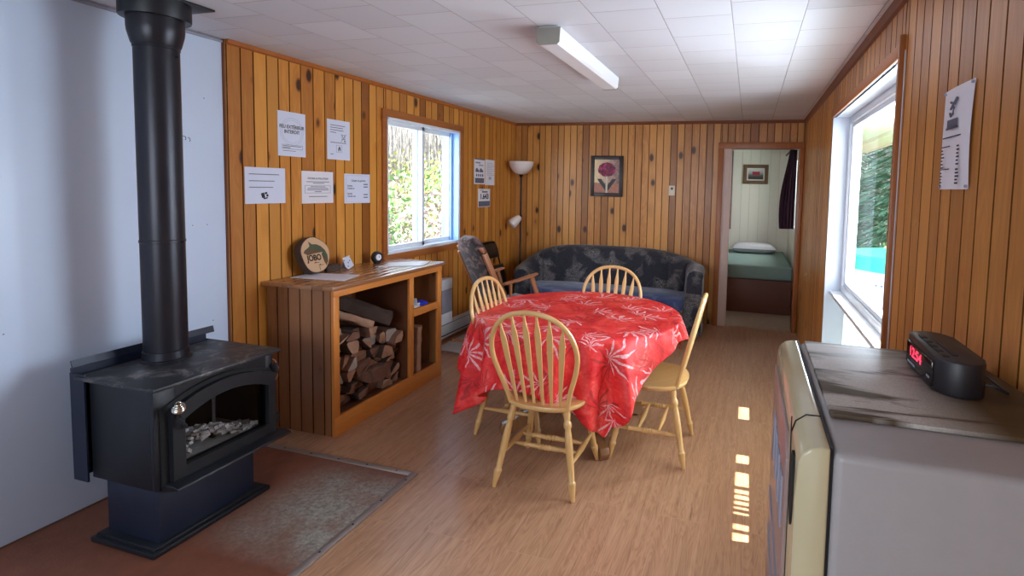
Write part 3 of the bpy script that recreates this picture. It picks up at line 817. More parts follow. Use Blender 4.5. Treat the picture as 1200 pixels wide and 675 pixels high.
outer = arch(1.522, 2.008, .30, .600, .060); inner = arch(1.572, 1.968, .350, .550, .052)
mb = MB(); ring_prism(mb, outer, inner, .625, .652)
door = obj('door', mb, 'black_steel', st, 30)
mb = MB(); mb.bm.faces.new([mb.bm.verts.new((.631, a, b_)) for a, b_ in arch(1.567, 1.973, .345, .555, .052)]); obj('glass_pane', mb, 'stove_glass', door, 0)
mb = MB(); mb.prism(arch(1.512, 2.016, .285, .612, .062), .6135, .624, 'x')
b2 = mb
# gasket ring instead of a solid disc
b2.bm.free(); mb = MB(); ring_prism(mb, arch(1.497, 2.018, .283, .612, .066), arch(1.56, 1.985, .348, .590, .045), .612, .626)
obj('gasket', mb, 'dark', door, 0)
# handle with coil
mb = MB(); mb.sweep([(.655, 1.542, .575), (.672, 1.538, .568), (.680, 1.542, .55), (.676, 1.555, .528), (.664, 1.566, .520), (.655, 1.568, .53)], .007, 8)
mb.sweep([(.650, 1.545, .575), (.668, 1.535, .592), (.686, 1.530, .61)], .006, 8)
hd = obj('handle', mb, 'dark', door)
mb = MB(); c0 = Vector((.682, 1.526, .618)); pts = []
for k in range(97):
    a = k/96; th_ = a*2*pi*8; r = .023*sin(pi*(a*.8+.1))
    ax = Vector((.35, -.2, .9)).normalized(); e1 = ax.cross(Vector((0, 1, 0))).normalized(); e2 = ax.cross(e1)
    pts.append(c0+ax*(a-.5)*.052+e1*r*cos(th_)+e2*r*sin(th_))
mb.sweep(pts, .0032, 6)
obj('coil_grip', mb, 'chrome', hd, 60, 'silver coil spring grip')
for z in (.62, .36):
    mb = MB(); mb.turned((.635, 2.025, z-.022), (.635, 2.025, z+.022), [(0, .011), (1, .011)], 12); mb.box(.60, .635, 2.008, 2.032, z-.012, z+.012); obj('hinge', mb, 'black_steel', door)
mb = MB(); mb.sweep([(.60, 2.036, .655), (.60, 2.055, .64), (.605, 2.068, .60), (.605, 2.062, .56), (.60, 2.045, .53), (.60, 2.035, .525)], .003, 6)
obj('copper_wire', mb, 'copper', st)
mb = MB(); mb.prism([(.60, .262), (.60, .292), (.66, .300), (.70, .290), (.704, .280), (.66, .272)], 1.50, 2.05, 'y', bev=.003)
obj('ash_lip', mb, 'black_steel', st)
mb = MB(); mb.turned((.56, 1.94, .225), (.56, 1.985, .225), [(0, .02), (.4, .026), (1, .022)], 14); obj('air_control', mb, 'dark', st)
mb = MB(); mb.box(.272, .59, 1.502, 1.998, .302, .318); mb.box(.272, .285, 1.502, 1.998, .318, .66); mb.box(.285, .56, 1.502, 1.516, .318, .60); mb.box(.285, .56, 1.984, 1.998, .318, .60)
mb.box(.30, .50, 1.80, 1.815, .33, .60)
obj('fire_brick', mb, 'firebrick', st, 0)
mb = MB()
rg = random.Random(3)
for k in range(150):
    y = rg.uniform(1.57, 1.96); x = rg.uniform(.47, .585); h = .345+.075*math.exp(-((y-1.72)/.12)**2)+rg.uniform(-.02, .012)
    mb.boxc((x, y, h), (rg.uniform(.01, .03), rg.uniform(.012, .04), rg.uniform(.006, .02)), Matrix.Rotation(rg.uniform(0, 3), 3, 'Z') @ Matrix.Rotation(rg.uniform(-.8, .8), 3, 'X'))
mb.box(.30, .59, 1.53, 1.97, .318, .335)
ash = obj('ashes', mb, 'ash', st, 0, 'pale ash and charcoal behind the glass'); ash['kind'] = 'stuff'

# stove pipe
pp = thing('stove_pipe', (.29, 1.745, .716), 'black round stove pipe rising from the wood stove to the ceiling', 'stove pipe')
T0 = Matrix.Translation((.299, 1.745, 0))
mb = MB(); mb.lathe([(.098, .717), (.098, .722), (.090, .727), (.087, .76), (.083, .762), (.083, 1.26)], 40, T0); obj('pipe_section', mb, 'pipe', pp)
mb = MB(); mb.lathe([(.083, 1.26), (.0855, 1.262), (.0855, 1.272), (.083, 1.275), (.083, 1.95), (.083, 2.13), (.0855, 2.132), (.0855, 2.14)], 40, T0); obj('pipe_section', mb, 'pipe', pp)
mb = MB(); mb.lathe([(.0845, 2.14), (.090, 2.15), (.102, 2.20), (.104, 2.22), (.104, 2.29)], 40, T0); obj('adapter', mb, 'pipe', pp)
mb = MB(); mb.lathe([(.107, 2.262), (.128, 2.262), (.130, 2.268), (.130, 2.342)], 40, T0); obj('collar', mb, 'black_steel', pp)
mb = MB(); mb.box(.20, .435, 1.67, 1.915, 2.340, 2.3495, .002); obj('ceiling_plate', mb, 'black_steel', pp)
for z, a in ((2.10, .3), (2.165, -.5), (1.262, .3), (2.12, 2.6), (2.17, 2.4)):
    p = Vector((.299+.084*cos(a), 1.745+.084*sin(a), z)); q = Vector((.299+.094*cos(a), 1.745+.094*sin(a), z)); mb = MB(); mb.turned(p, q, [(0, .005), (1, .004)], 8); obj('screw', mb, 'black_steel', pp)

# ------------------------------------------------------------------ firewood cabinet
CY0, CY1, CX = 2.53, 3.672, .52
cb = thing('firewood_cabinet', (.27, 3.1, 0), 'pine firewood cabinet with open front standing under the notices', 'cabinet')
def hboards(mb, axis, a0, a1, b0, b1, n, thick_lo, thick_hi):
    pass
mb = MB()
n = 7
for k in range(n):     # top made of planks running along the wall
    w = .545/n; mb.box(.002+k*w, .002+(k+1)*w-.002, CY0-.03, CY1+.03, .905, .93, .003)
obj('top', mb, 'cab_top', cb)
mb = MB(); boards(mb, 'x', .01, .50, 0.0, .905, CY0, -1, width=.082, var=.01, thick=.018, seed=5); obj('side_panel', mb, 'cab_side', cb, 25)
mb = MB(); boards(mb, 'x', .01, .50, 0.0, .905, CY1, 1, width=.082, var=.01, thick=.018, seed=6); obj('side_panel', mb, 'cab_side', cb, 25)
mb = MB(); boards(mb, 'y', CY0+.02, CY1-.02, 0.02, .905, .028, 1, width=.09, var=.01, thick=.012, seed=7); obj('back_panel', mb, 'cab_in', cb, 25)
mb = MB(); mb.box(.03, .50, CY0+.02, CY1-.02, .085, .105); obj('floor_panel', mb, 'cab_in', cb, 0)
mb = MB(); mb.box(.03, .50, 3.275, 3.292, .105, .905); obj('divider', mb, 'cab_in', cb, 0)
mb = MB(); mb.box(.03, .50, 3.295, CY1-.02, .585, .602); mb.box(.50, .522, 3.31, 3.622, .565, .620, .002); obj('shelf', mb, 'cab_frame', cb)
mb = MB(); mb.box(.50, .524, CY0, CY1, .862, .905, .002); obj('top_rail', mb, 'cab_frame', cb)
mb = MB(); mb.box(.50, .524, CY0, CY1, .0, .118, .002); obj('bottom_rail', mb, 'cab_frame', cb)
for (a, b_) in ((CY0, CY0+.045), (3.262, 3.31), (CY1-.05, CY1)):
    mb = MB(); mb.box(.50, .522, a, b_, .118, .862, .002); obj('stile', mb, 'cab_frame_v', cb)

# firewood: irregular lattice of split logs
rg = random.Random(11)
ys = [2.585+.1095*i for i in range(7)]; zs_ = [.107, .19, .28, .365, .45, .53, .60]
P = {}
for i in range(7):
    for j in range(7):
        y = ys[i]; z = zs_[j]
        if 0 < i < 6: y += rg.uniform(-.03, .03)
        if j > 0: z += rg.uniform(-.025, .025)-.05*(j/6)*(i/6)
        P[i, j] = Vector((y, z))
logs = []
mats_end = ['log_end', 'log_end2', 'log_end', 'log_end3', 'log_end2']
def shrink(poly, g=.0035):
    c = sum(poly, Vector((0, 0)))/len(poly)
    return [p+(c-p).normalized()*g*1.8 for p in poly]
names_end = {'log_end': 'pale', 'log_end2': 'reddish brown', 'log_end3': 'weathered grey'}
cells = []
for j in range(6):
    for i in range(6):
        if j == 5 and i > 3: continue
        q = [P[i, j], P[i+1, j], P[i+1, j+1], P[i, j+1]]
        r = rg.random()
        if r < .34: cells += [([q[0], q[1], q[2]], j, i), ([q[0], q[2], q[3]], j, i)]
        elif r < .55: cells += [([q[0], q[1], q[3]], j, i), ([q[1], q[2], q[3]], j, i)]
        else: cells.append((q, j, i))
for n_, (poly, j, i) in enumerate(cells):
    poly = shrink(poly)
    # subdivide edges and round corners a little
    pp_ = []
    L_ = len(poly)
    for k in range(L_):
        a, b_ = poly[k], poly[(k+1) % L_]
        pp_ += [a*.86+b_*.14, a*.5+b_*.5+Vector((rg.uniform(-.002, .002), rg.uniform(-.002, .002))), a*.14+b_*.86]
    x1 = rg.uniform(.40, .485); x0 = rg.uniform(.045, .10)
    mb = MB(); mb.prism([(p.x, p.y) for p in pp_], x0, x1, 'x', 0, 1)
    bmesh.ops.subdivide_edges(mb.bm, edges=[e for e in mb.bm.edges if abs(e.verts[0].co.x-e.verts[1].co.x) > .1], cuts=4)
    for v in mb.bm.verts:
        if v.co.x > x1-.001: v.co.x += rg.uniform(-.012, .004)
    e = rg.choice(mats_end)
    side = 'bark' if rg.random() < .5 else 'log_end2'
    o = obj('firewood_log', mb, [side, e], None, 0)
    row = ['bottom', 'second', 'third', 'fourth', 'fifth', 'top'][j]
    setp(o, 'split log with %s end, %s layer of the woodpile in the pine cabinet' % (names_end[e], row), 'firewood', 'split logs stacked in the pine cabinet')
def bark_log(p0, p1, r, lab, mats, seed, flat=.75):
    rg = random.Random(seed); p0, p1 = Vector(p0), Vector(p1); n = 9; seg = 12
    d = (p1-p0); q = d.to_track_quat('Z', 'Y').to_matrix(); mb = MB(); rings = []
    prof = [r*(1+rg.uniform(-.18, .18))*(flat if 2 < k < 7 else 1) for k in range(seg)]
    for i in range(n+1):
        c = p0+d*(i/n)+q @ Vector((rg.uniform(-.004, .004), rg.uniform(-.004, .004), 0))
        rings.append([mb.bm.verts.new(c+q @ Vector((prof[k]*cos(2*pi*k/seg), prof[k]*sin(2*pi*k/seg), 0))*(1+rg.uniform(-.05, .05))) for k in range(seg)])
    for a, b_ in zip(rings, rings[1:]):
        for k in range(seg): mb.bm.faces.new((a[k], a[(k+1) % seg], b_[(k+1) % seg], b_[k]))
    for rr_ in (rings[0][::-1], rings[-1]):
        f = mb.bm.faces.new(rr_); f.material_index = 1
    return setp(obj('firewood_log', mb, mats, None, 40), lab, 'firewood', 'split logs stacked in the pine cabinet')
bark_log((.10, 2.76, .82), (.455, 3.13, .585), .058, 'large dark bark log lying diagonally on top of the woodpile', ['bark', 'log_end3'], 1)
bark_log((.24, 2.70, .735), (.475, 2.93, .60), .030, 'slim yellowish split log below the large diagonal log', ['log_end', 'log_end'], 2)
bark_log((.12, 2.62, .66), (.46, 2.625, .62), .034, 'short pale log at the left side on top of the woodpile', ['bark', 'log_end'], 3)
bark_log((.440, 3.425, .115), (.452, 3.43, .46), .050, 'tan log standing upright in the right compartment of the cabinet', ['log_end', 'log_end'], 4)

# shelf items
pk = thing('packet', (.42, 3.38, .603), 'small white and blue packets lying on the cabinet shelf', 'packet')
mb = MB(); mb.boxc((.42, 3.40, .622), (.14, .15, .034), Matrix.Rotation(.3, 3, 'Z'), .006); obj('wrapper', mb, 'paper_w', pk)
mb = MB(); mb.boxc((.455, 3.475, .632), (.07, .11, .02), Matrix.Rotation(-.25, 3, 'Z') @ Matrix.Rotation(.2, 3, 'Y'), .004); obj('label_band', mb, 'blue_pkg', pk, label='blue end of the packet')
mb = MB(); mb.boxc((.455, 3.39, .655), (.06, .09, .02), Matrix.Rotation(.6, 3, 'Z') @ Matrix.Rotation(.3, 3, 'X'), .006)
mb.turned((.47, 3.34, .625), (.47, 3.40, .625), [(0, .016), (1, .016)], 14)
setp(obj('crumpled_wrapper', mb, 'heater'), 'crumpled silver white wrapper on the cabinet shelf beside the blue packet', 'wrapper')

# things on the cabinet top
ZT = .931
def sheet(name, quad, z, label, mat='paper_w'):
    mb = MB(); mb.prism(quad, z, z+.0025, 'z'); return setp(obj(name, mb, mat, None, 0), label, 'paper')
sheet('laminated_sheet', [(.06, 2.66), (.04, 2.86), (.38, 2.915), (.445, 2.70)], ZT, 'white laminated sheet lying on the near end of the cabinet top')
sheet('laminated_sheet', [(.25, 3.26), (.19, 3.46), (.42, 3.66), (.51, 3.45)], ZT, 'shiny clear sheet lying on the far end of the cabinet top', 'vinyl')
# card
cd = thing('folded_card', (.10, 3.1, ZT), 'folded white card standing on the cabinet top', 'card')
mb = MB(); R_ = Matrix.Translation((.12, 3.10, ZT+.045)) @ Matrix.Rotation(radians(22), 4, 'Z') @ Matrix.Rotation(radians(-25), 4, 'Y')
mb.prism([(-.075, -.02), (-.055, .042), (.04, .048), (.07, .03), (.075, -.035), (-.045, -.045)], -.001, .001, 'x'); mb.xf(R_)
obj('front_leaf', mb, 'paper', cd, 0)
mb = MB()
for (a, b_) in ((-.05, .025), (.04, .01), (-.03, -.025), (.0, .0)): mb.boxc((.0015, a, b_), (.001, .014, .010))
mb.xf(R_); obj('printed_marks', mb, 'ink_m', cd, 0)
mb = MB(); mb.prism([(-.07, -.045), (-.055, .042), (.04, .048), (.07, -.045)], -.001, .001, 'x'); mb.xf(Matrix.Translation((.085, 3.115, ZT+.045)) @ Matrix.Rotation(radians(22), 4, 'Z') @ Matrix.Rotation(radians(18), 4, 'Y'))
obj('back_leaf', mb, 'paper', cd, 0)
mb = MB(); mb.lathe([(.001, .0), (.055, .0), (.06, .02), (.05, .04), (.03, .048), (.001, .05)], 16, Matrix.Translation((.09, 2.985, ZT)) @ Matrix.Diagonal((.7, 1.1, 1, 1)))
setp(obj('stone', mb, 'bark', None, 50), 'small brown stone on the cabinet top beside the folded card', 'stone')
ck = thing('desk_clock', (.12, 3.41, ZT), 'small round black clock with white face on the cabinet top', 'clock')
Rc = Matrix.Translation((.115, 3.41, ZT+.047)) @ Matrix.Rotation(radians(-12), 4, 'Z') @ Matrix.Rotation(pi/2, 4, 'Y')
mb = MB(); mb.lathe([(.026, .018), (.030, .021), (.040, .020), (.045, .012), (.045, -.012), (.040, -.018)], 28, Rc, cap=True); obj('case', mb, 'black_plastic', ck)
mb = MB(); mb.lathe([(.024, .0185), (.024, .0225)], 24, Rc); fc = obj('dial', mb, 'paper_w', ck)
mb = MB(); mb.box(.1385, .1395, 3.405, 3.408, .978, .992); mb.box(.1385, .1395, 3.405, 3.415, .976, .979); obj('hand', mb, 'ink', fc, 0)
mb = MB(); mb.box(.10, .13, 3.385, 3.435, ZT, ZT+.008, .002); obj('foot', mb, 'black_plastic', ck)

# wood slice plaque
pq = thing('wood_slice_plaque', (.06, 2.83, ZT), 'round bark edged wood slice painted with a fish, leaning on the wall', 'plaque')
mb = MB(); rg = random.Random(5); n = 36
def slice_poly(rs):
    out = []
    for k in range(n):
        a = 2*pi*k/n; r = 1+.03*sin(3*a+1)+.02*sin(5*a)
        out.append((.140*rs*r*cos(a), .124*rs*r*sin(a)))
    return out
RP = Matrix.Translation((.075, 2.835, ZT+.128)) @ Matrix.Rotation(radians(-14), 4, 'Y') @ Matrix.Rotation(radians(8), 4, 'Z')
mb.prism(slice_poly(1.0), -.03, .016, 'x'); mb.xf(RP); obj('bark_edge', mb, 'bark', pq, 40)
mb = MB(); mb.prism(slice_poly(.955), .015, .019, 'x'); mb.xf(RP); obj('face', mb, 'slice_face', pq, 0)
fish = [(-.115, .020), (-.10, .035), (-.06, .052), (-.045, .062), (-.05, .092), (-.02, .072), (.02, .070), (.06, .055), (.095, .025), (.112, -.01), (.108, -.05), (.10, -.065), (.095, -.05), (.085, -.085), (.07, -.06), (.062, -.03), (.055, .0), (.07, .012), (.04, .012), (-.02, .010), (-.07, .006)]
mb = MB(); mb.prism(fish, .0188, .0200, 'x'); mb.xf(RP); obj('fish', mb, 'fish_green', pq, 0, 'green brown painted fish')
mb = MB(); mb.prism([(-.115, .018), (-.09, .030), (-.03, .032), (.03, .022), (.055, .012), (-.02, .008), (-.08, .002)], .0201, .0206, 'x')
mb.prism([(.064, -.03), (.085, -.03), (.105, -.045), (.085, -.083), (.07, -.06)], .0201, .0206, 'x'); mb.xf(RP); obj('fish_belly', mb, 'fish_brown', pq, 0, 'brown lower side of the painted fish')
tx = text('JOBO', .056, (0, 0, 0), (0, 0, 0), 'slice_ink', None, 'burnt_lettering', bold=.0015)
tx.matrix_world = RP @ Matrix.Translation((.0212, -.025, -.022)) @ Matrix(((0, 0, 1), (1, 0, 0), (0, 1, 0))).to_4x4()
mwx = tx.matrix_world.copy(); tx.parent = pq; tx.matrix_parent_inverse = parent_world(pq).inverted(); tx.matrix_basis = mwx
mb = MB()
for (a, b_, w) in ((-.01, -.055, .05), (.03, -.074, .05)): mb.boxc((.0205, a, b_), (.001, w, .003)); mb.boxc((.0205, a-.01, b_+.003), (.001, .012, .006))
mb.boxc((.0205, .01, -.095), (.001, .003, .03)); mb.xf(RP); obj('small_lettering', mb, 'slice_ink', pq, 0)

# ------------------------------------------------------------------ papers on the left wall
XR = (pi/2, 0, pi/2)      # text facing +x, reading along +y
def bars(mb, y, z, w, h=.0035, x=.0036): mb.box(x, x+.0005, y, y+w, z-h/2, z+h/2)
def notice(y0_, y1_, z0_, z1_, label, mat='paper', group=None):
    t_ = thing('notice_sign', (.0, (y0_+y1_)/2, z0_), label, 'notice', group)
    mb = MB(); mb.box(.001, .0032, y0_, y1_, z0_, z1_); obj('paper_sheet', mb, mat, t_, 0); return t_
n1 = notice(2.638, 2.853, 1.715, 2.001, 'upright white notice reading FEU EXTÉRIEUR INTERDIT above the other notices')
text('FEU EXTÉRIEUR\nINTERDIT', .0315, (.0042, 2.7455, 1.888), XR, 'ink', n1, spacing=1.0, sx=.88, bold=.0004)
mb = MB()
for r in (.088, .075):
    pts = [(.0036, 2.7455+r*cos(a*pi/20), 1.875+r*sin(a*pi/20)) for a in range(40)]; mb.sweep(pts, .0006, 4, True, up=(1, 0, 0))
obj('printed_circle', mb, 'ink_l', n1, 0)
mb = MB(); fr2 = lambda mb, a, b_, c, d, f=.002, x=.0036: (mb.box(x, x+.0004, a, b_, c, c+f), mb.box(x, x+.0004, a, b_, d-f, d), mb.box(x, x+.0004, a, a+f, c, d), mb.box(x, x+.0004, b_-f, b_, c, d))
fr2(mb, 2.668, 2.828, 1.762, 1.79); bars(mb, 2.675, 1.781, .14, .004); bars(mb, 2.675, 1.770, .055, .005); bars(mb, 2.672, 1.750, .10, .003)
obj('printed_lines', mb, 'ink_m', n1, 0)
n2 = notice(3.041, 3.259, 1.717, 2.001, 'upright white notice with a crossed-out bin symbol, right of the fire notice')
mb = MB()
for z, w in ((1.962, .14), (1.945, .12), (1.928, .125), (1.911, .055), (1.839, .15), (1.755, .028)): bars(mb, 3.07, z, w, .0045)
c = (3.195, 1.877)
for s_ in (1, -1): mb.sweep([(.0038, c[0]-.024*s_, c[1]-.028), (.0038, c[0]+.024*s_, c[1]+.028)], .0016, 4)
fr2(mb, c[0]-.015, c[0]+.015, c[1]-.012, c[1]+.022, .003); mb.box(.0036, .004, c[0]+.006, c[0]+.016, c[1]-.03, c[1]-.02)
fr2(mb, 3.125, 3.18, 1.77, 1.822, .0015); mb.prism([(3.142, 1.778), (3.150, 1.778), (3.152, 1.79), (3.160, 1.79), (3.158, 1.778), (3.168, 1.782), (3.166, 1.80), (3.160, 1.812), (3.152, 1.812), (3.143, 1.797)], .0036, .004, 'x')
obj('printed_lines', mb, 'ink_m', n2, 0)
n3 = notice(2.406, 2.687, 1.412, 1.634, 'wide bluish notice with three lines and a small drawing, nearest the white panel')
mb = MB()
for z, w in ((1.592, .21), (1.551, .175), (1.512, .165)): bars(mb, 2.432, z, w, .0045)
obj('printed_lines', mb, 'ink_m', n3, 0)
mb = MB()
for (a, b_, w, h) in ((2.525, 1.463, .022, .030), (2.545, 1.476, .018, .012), (2.555, 1.462, .014, .014), (2.548, 1.446, .02, .008), (2.532, 1.447, .01, .016)): mb.boxc((.0038, a, b_), (.0006, w, h), Matrix.Rotation(.3, 3, 'X'))
obj('printed_drawing', mb, 'ink', n3, 0)
n4 = notice(2.817, 3.092, 1.405, 1.625, 'square cream notice headed ÉVITONS LA POLLUTION between two other notices', 'paper_w')
text('ÉVITONS LA POLLUTION', .0185, (.0042, 2.9545, 1.575), XR, 'ink', n4, sx=.86)
mb = MB()
bars(mb, 2.855, 1.553, .20, .004); bars(mb, 2.91, 1.543, .10, .004); fr2(mb, 2.842, 3.065, 1.475, 1.528, .0018)
for z, w in ((1.519, .13), (1.508, .18), (1.497, .19), (1.485, .06)): bars(mb, 2.9545-w/2, z, w, .0042)
bars(mb, 2.875, 1.452, .16, .0045); obj('printed_lines', mb, 'ink_m', n4, 0)
n5 = notice(3.201, 3.470, 1.398, 1.619, 'square notice headed Chalet et guérite listing check-in and check-out, rightmost of the lower row')
text('Chalet et guérite', .022, (.0042, 3.345, 1.568), XR, 'ink', n5)
text('Entrée\nCheck-in\n\nSortie\nCheck-out', .0195, (.0042, 3.23, 1.490), XR, 'ink', n5, align='LEFT', spacing=1.0)
mb = MB()
for z in (1.541, 1.521, 1.4625, 1.441): bars(mb, 3.40, z, .045, .008)
obj('printed_lines', mb, 'ink_m', n5, 0)
mb = MB(); fr2(mb, 3.215, 3.458, 1.408, 1.608, .0012); obj('printed_border', mb, 'ink_l', n5, 0)
n6 = notice(5.098, 5.33, 1.568, 1.848, 'dark edged notice with two pictures of vehicles, left of the lamp', 'paper_w')
mb = MB(); mb.box(.0036, .004, 5.098, 5.33, 1.836, 1.848); mb.box(.0036, .004, 5.115, 5.315, 1.58, 1.636)
for a in (5.165, 5.255): mb.prism([(a-.045, 1.70), (a+.04, 1.70), (a+.036, 1.725), (a+.012, 1.728), (a, 1.743), (a-.028, 1.743), (a-.04, 1.722)], .0036, .004, 'x')
for k in range(4): mb.prism([(5.13+.045*k, 1.652), (5.16+.045*k, 1.652), (5.165+.045*k, 1.675), (5.14+.045*k, 1.685)], .0036, .004, 'x')
for k in range(5): mb.box(.0036, .004, 5.125+.022*k, 5.14+.022*k, 1.795, 1.812)
for k in range(5): mb.box(.0036, .004, 5.20+.02*k, 5.213+.02*k, 1.77, 1.784)
obj('printed_picture', mb, 'ink_m', n6, 0)
n7 = notice(5.345, 5.565, 1.560, 1.848, 'pale notice with grey lines closest to the floor lamp', 'paper_w')
mb = MB()
for k in range(9): bars(mb, 5.375, 1.81-.017*k, .14+.02*(k % 3), .004)
obj('printed_lines', mb, 'ink_l', n7, 0)
text('001', .05, (.0042, 5.46, 1.637), XR, 'ink_m', n7)
n8 = notice(5.187, 5.463, 1.312, 1.516, 'notice with large numerals hanging below the pair of notices beside the lamp', 'paper_w')
text('1.643', .082, (.0042, 5.325, 1.428), XR, 'ink', n8, sx=1.1, bold=.003)
mb = MB(); bars(mb, 5.22, 1.50, .09, .006); bars(mb, 5.27, 1.482, .13, .016); mb.box(.0036, .004, 5.195, 5.455, 1.318, 1.378); obj('printed_lines', mb, 'ink_m', n8, 0)
# right wall paper
n9 = thing('notice_sign', (RW, 1.71, 1.57), 'long white price list pinned on the right pine wall', 'notice')
mb = MB()
g = []
for j in range(9):
    z = 1.577+(1.868-1.577)*j/8; row = []
    for i in range(7):
        y = 1.603+(1.82-1.603)*i/6
        row.append(mb.bm.verts.new((RW-.003-.008*sin(pi*j/8)*(.6 if i < 3 else .2)-.004*sin(pi*i/6), y, z)))
    g.append(row)
for j in range(8):
    for i in range(6): mb.bm.faces.new((g[j][i], g[j][i+1], g[j+1][i+1], g[j+1][i]))
obj('paper_sheet', mb, 'paper_w', n9, 60)
XL = (pi/2, 0, -pi/2)
mb = MB(); xx = RW-.0145
def rb(y, z, w, h): mb.box(xx, xx+.0006, y-w, y, z-h/2, z+h/2)
rb(1.785, 1.726, .135, .0035)
rb(1.79, 1.700, .065, .003); rb(1.79, 1.635, .07, .003)
for k in range(6): rb(1.79, 1.690-.010*k, .012+.006*(k % 3), .004); rb(1.672, 1.697-.010*k, .014+.005*(k % 2), .0045)
for k in range(5): rb(1.79, 1.624-.009*k, .012+.004*(k % 2), .004); rb(1.672, 1.632-.0095*k, .018+.004*(k % 3), .005)
obj('printed_lines', mb, 'ink', n9, 0)
mb = MB()
mb.sweep([(xx, 1.735, 1.805), (xx, 1.722, 1.815), (xx, 1.712, 1.808), (xx, 1.718, 1.79), (xx, 1.732, 1.785), (xx, 1.739, 1.795)], .003, 5)
mb.sweep([(xx, 1.735, 1.825), (xx, 1.71, 1.818), (xx, 1.69, 1.832)], .004, 5); mb.box(xx, xx+.0006, 1.682, 1.758, 1.752, 1.776); mb.box(xx, xx+.0006, 1.675, 1.765, 1.748, 1.754)
obj('printed_emblem', mb, 'ink_m', n9, 0)
mb = MB()
for y, z in ((1.61, 1.86), (1.812, 1.86), (1.612, 1.585), (1.812, 1.585)): mb.turned((RW-.010, y, z), (RW-.0, y, z), [(0, .004), (1, .004)], 8)
obj('pin', mb, 'ink_l', n9, 0)

# ------------------------------------------------------------------ ceiling light
cl = thing('ceiling_light', (1.9, 3.05, 2.35), 'long white fluorescent ceiling light with wrap-around diffuser', 'ceiling light')
LX0, LX1, LY0, LY1 = 1.835, 1.962, 2.455, 3.665
mb = MB(); mb.box(LX0+.01, LX1-.01, LY0+.01, LY1-.01, 2.332, 2.3495, .002); obj('base', mb, 'white', cl)
mb = MB()
prof = [(LX0, 2.34), (LX0+.006, 2.275), (LX0+.018, 2.262), (LX1-.018, 2.262), (LX1-.006, 2.275), (LX1, 2.34)]
mb.prism(prof, LY0+.006, LY1-.006, 'y'); obj('diffuser', mb, 'diffuser', cl, 30)
mb = MB(); q = [(LX0-.002, 2.342), (LX0+.003, 2.272), (LX0+.016, 2.259), (LX1-.016, 2.259), (LX1-.003, 2.272), (LX1+.002, 2.342)]
mb.prism(q, LY0, LY0+.008, 'y'); obj('end_cap', mb, 'grey_metal', cl, 30, 'grey end cap')
mb = MB(); mb.prism(q, LY1-.008, LY1, 'y'); obj('end_cap', mb, 'grey_metal', cl, 30, 'grey end cap')

# ------------------------------------------------------------------ baseboard heater and box
bh = thing('baseboard_heater', (.04, 4.5, .04), 'white electric baseboard heater along the pine wall under the window', 'heater')
mb = MB(); mb.prism([(.002, .045), (.002, .195), (.05, .195), (.068, .17), (.068, .085), (.060, .045)], 3.75, 5.05, 'y', bev=.003); obj('housing', mb, 'heater', bh)
mb = MB(); mb.box(.0685, .070, 3.80, 5.0, .072, .082); mb.box(.060, .064, 3.80, 5.0, .176, .180); obj('air_slot', mb, 'ink', bh, 0)
bx = thing('storage_box', (.05, 4.45, .196), 'white and grey upright box standing on the heater beyond the cabinet', 'box')
mb = MB(); mb.box(.006, .085, 4.36, 4.545, .196, .30, .006); mb.box(.006, .085, 4.36, 4.545, .53, .635, .006); obj('body', mb, 'vinyl', bx)
mb = MB(); mb.box(.008, .082, 4.365, 4.54, .298, .532, .002); obj('label_band', mb, 'ink_l', bx, label='grey middle of the box')

# rug
mb = MB(); mb.box(.10, 1.05, 4.20, 5.25, .0005, .010, .003)
setp(obj('rug', mb, 'rug'), 'grey rug under the wooden rocking chair', 'rug')

# ------------------------------------------------------------------ glider rocking chair
def R2(a): return Matrix.Rotation(a, 4, 'Z')
rc = thing('rocking_chair', (.60, 4.60, .010), 'wooden rocking chair with high patterned cushion back beside the window', 'rocking chair')
FR = Matrix.Translation((.68, 4.66, .010)) @ R2(radians(-22))     # local +y = facing
def rbuild(name, mb, mat, label=None, sm=35): mb.xf(FR); return obj(name, mb, mat, rc, sm, label)
tilt = Matrix.Translation((0, -.22, .40)) @ Matrix.Rotation(radians(27), 4, 'X')
mb = MB()
for s_ in (-1, 1): mb.boxc((s_*.175, 0, .30), (.030, .05, .62), None, .006)
mb.boxc((0, 0, .64), (.36, .03, .05), None, .006); mb.boxc((0, 0, .02), (.46, .035, .05), None, .006)
mb.xf(tilt); rbuild('back_frame', mb, 'rocker_wood')
mb = MB(); prof = [(-.155, .02), (.155, .02), (.15, .62), (.13, .70), (.075, .755), (-.075, .755), (-.13, .70), (-.15, .62)]
mb.prism(prof, -.03, .055, 'y', bev=.018); mb.xf(tilt); rbuild('back_cushion', mb, 'rocker_fab')
mb = MB(); mb.box(-.235, .235, -.24, .27, .335, .43, .035, 3); rbuild('seat_cushion', mb, 'rocker_seat', 'greyish patterned seat cushion')
mb = MB(); mb.box(-.26, .26, -.25, .27, .29, .335, .005); rbuild('seat_frame', mb, 'rocker_wood')
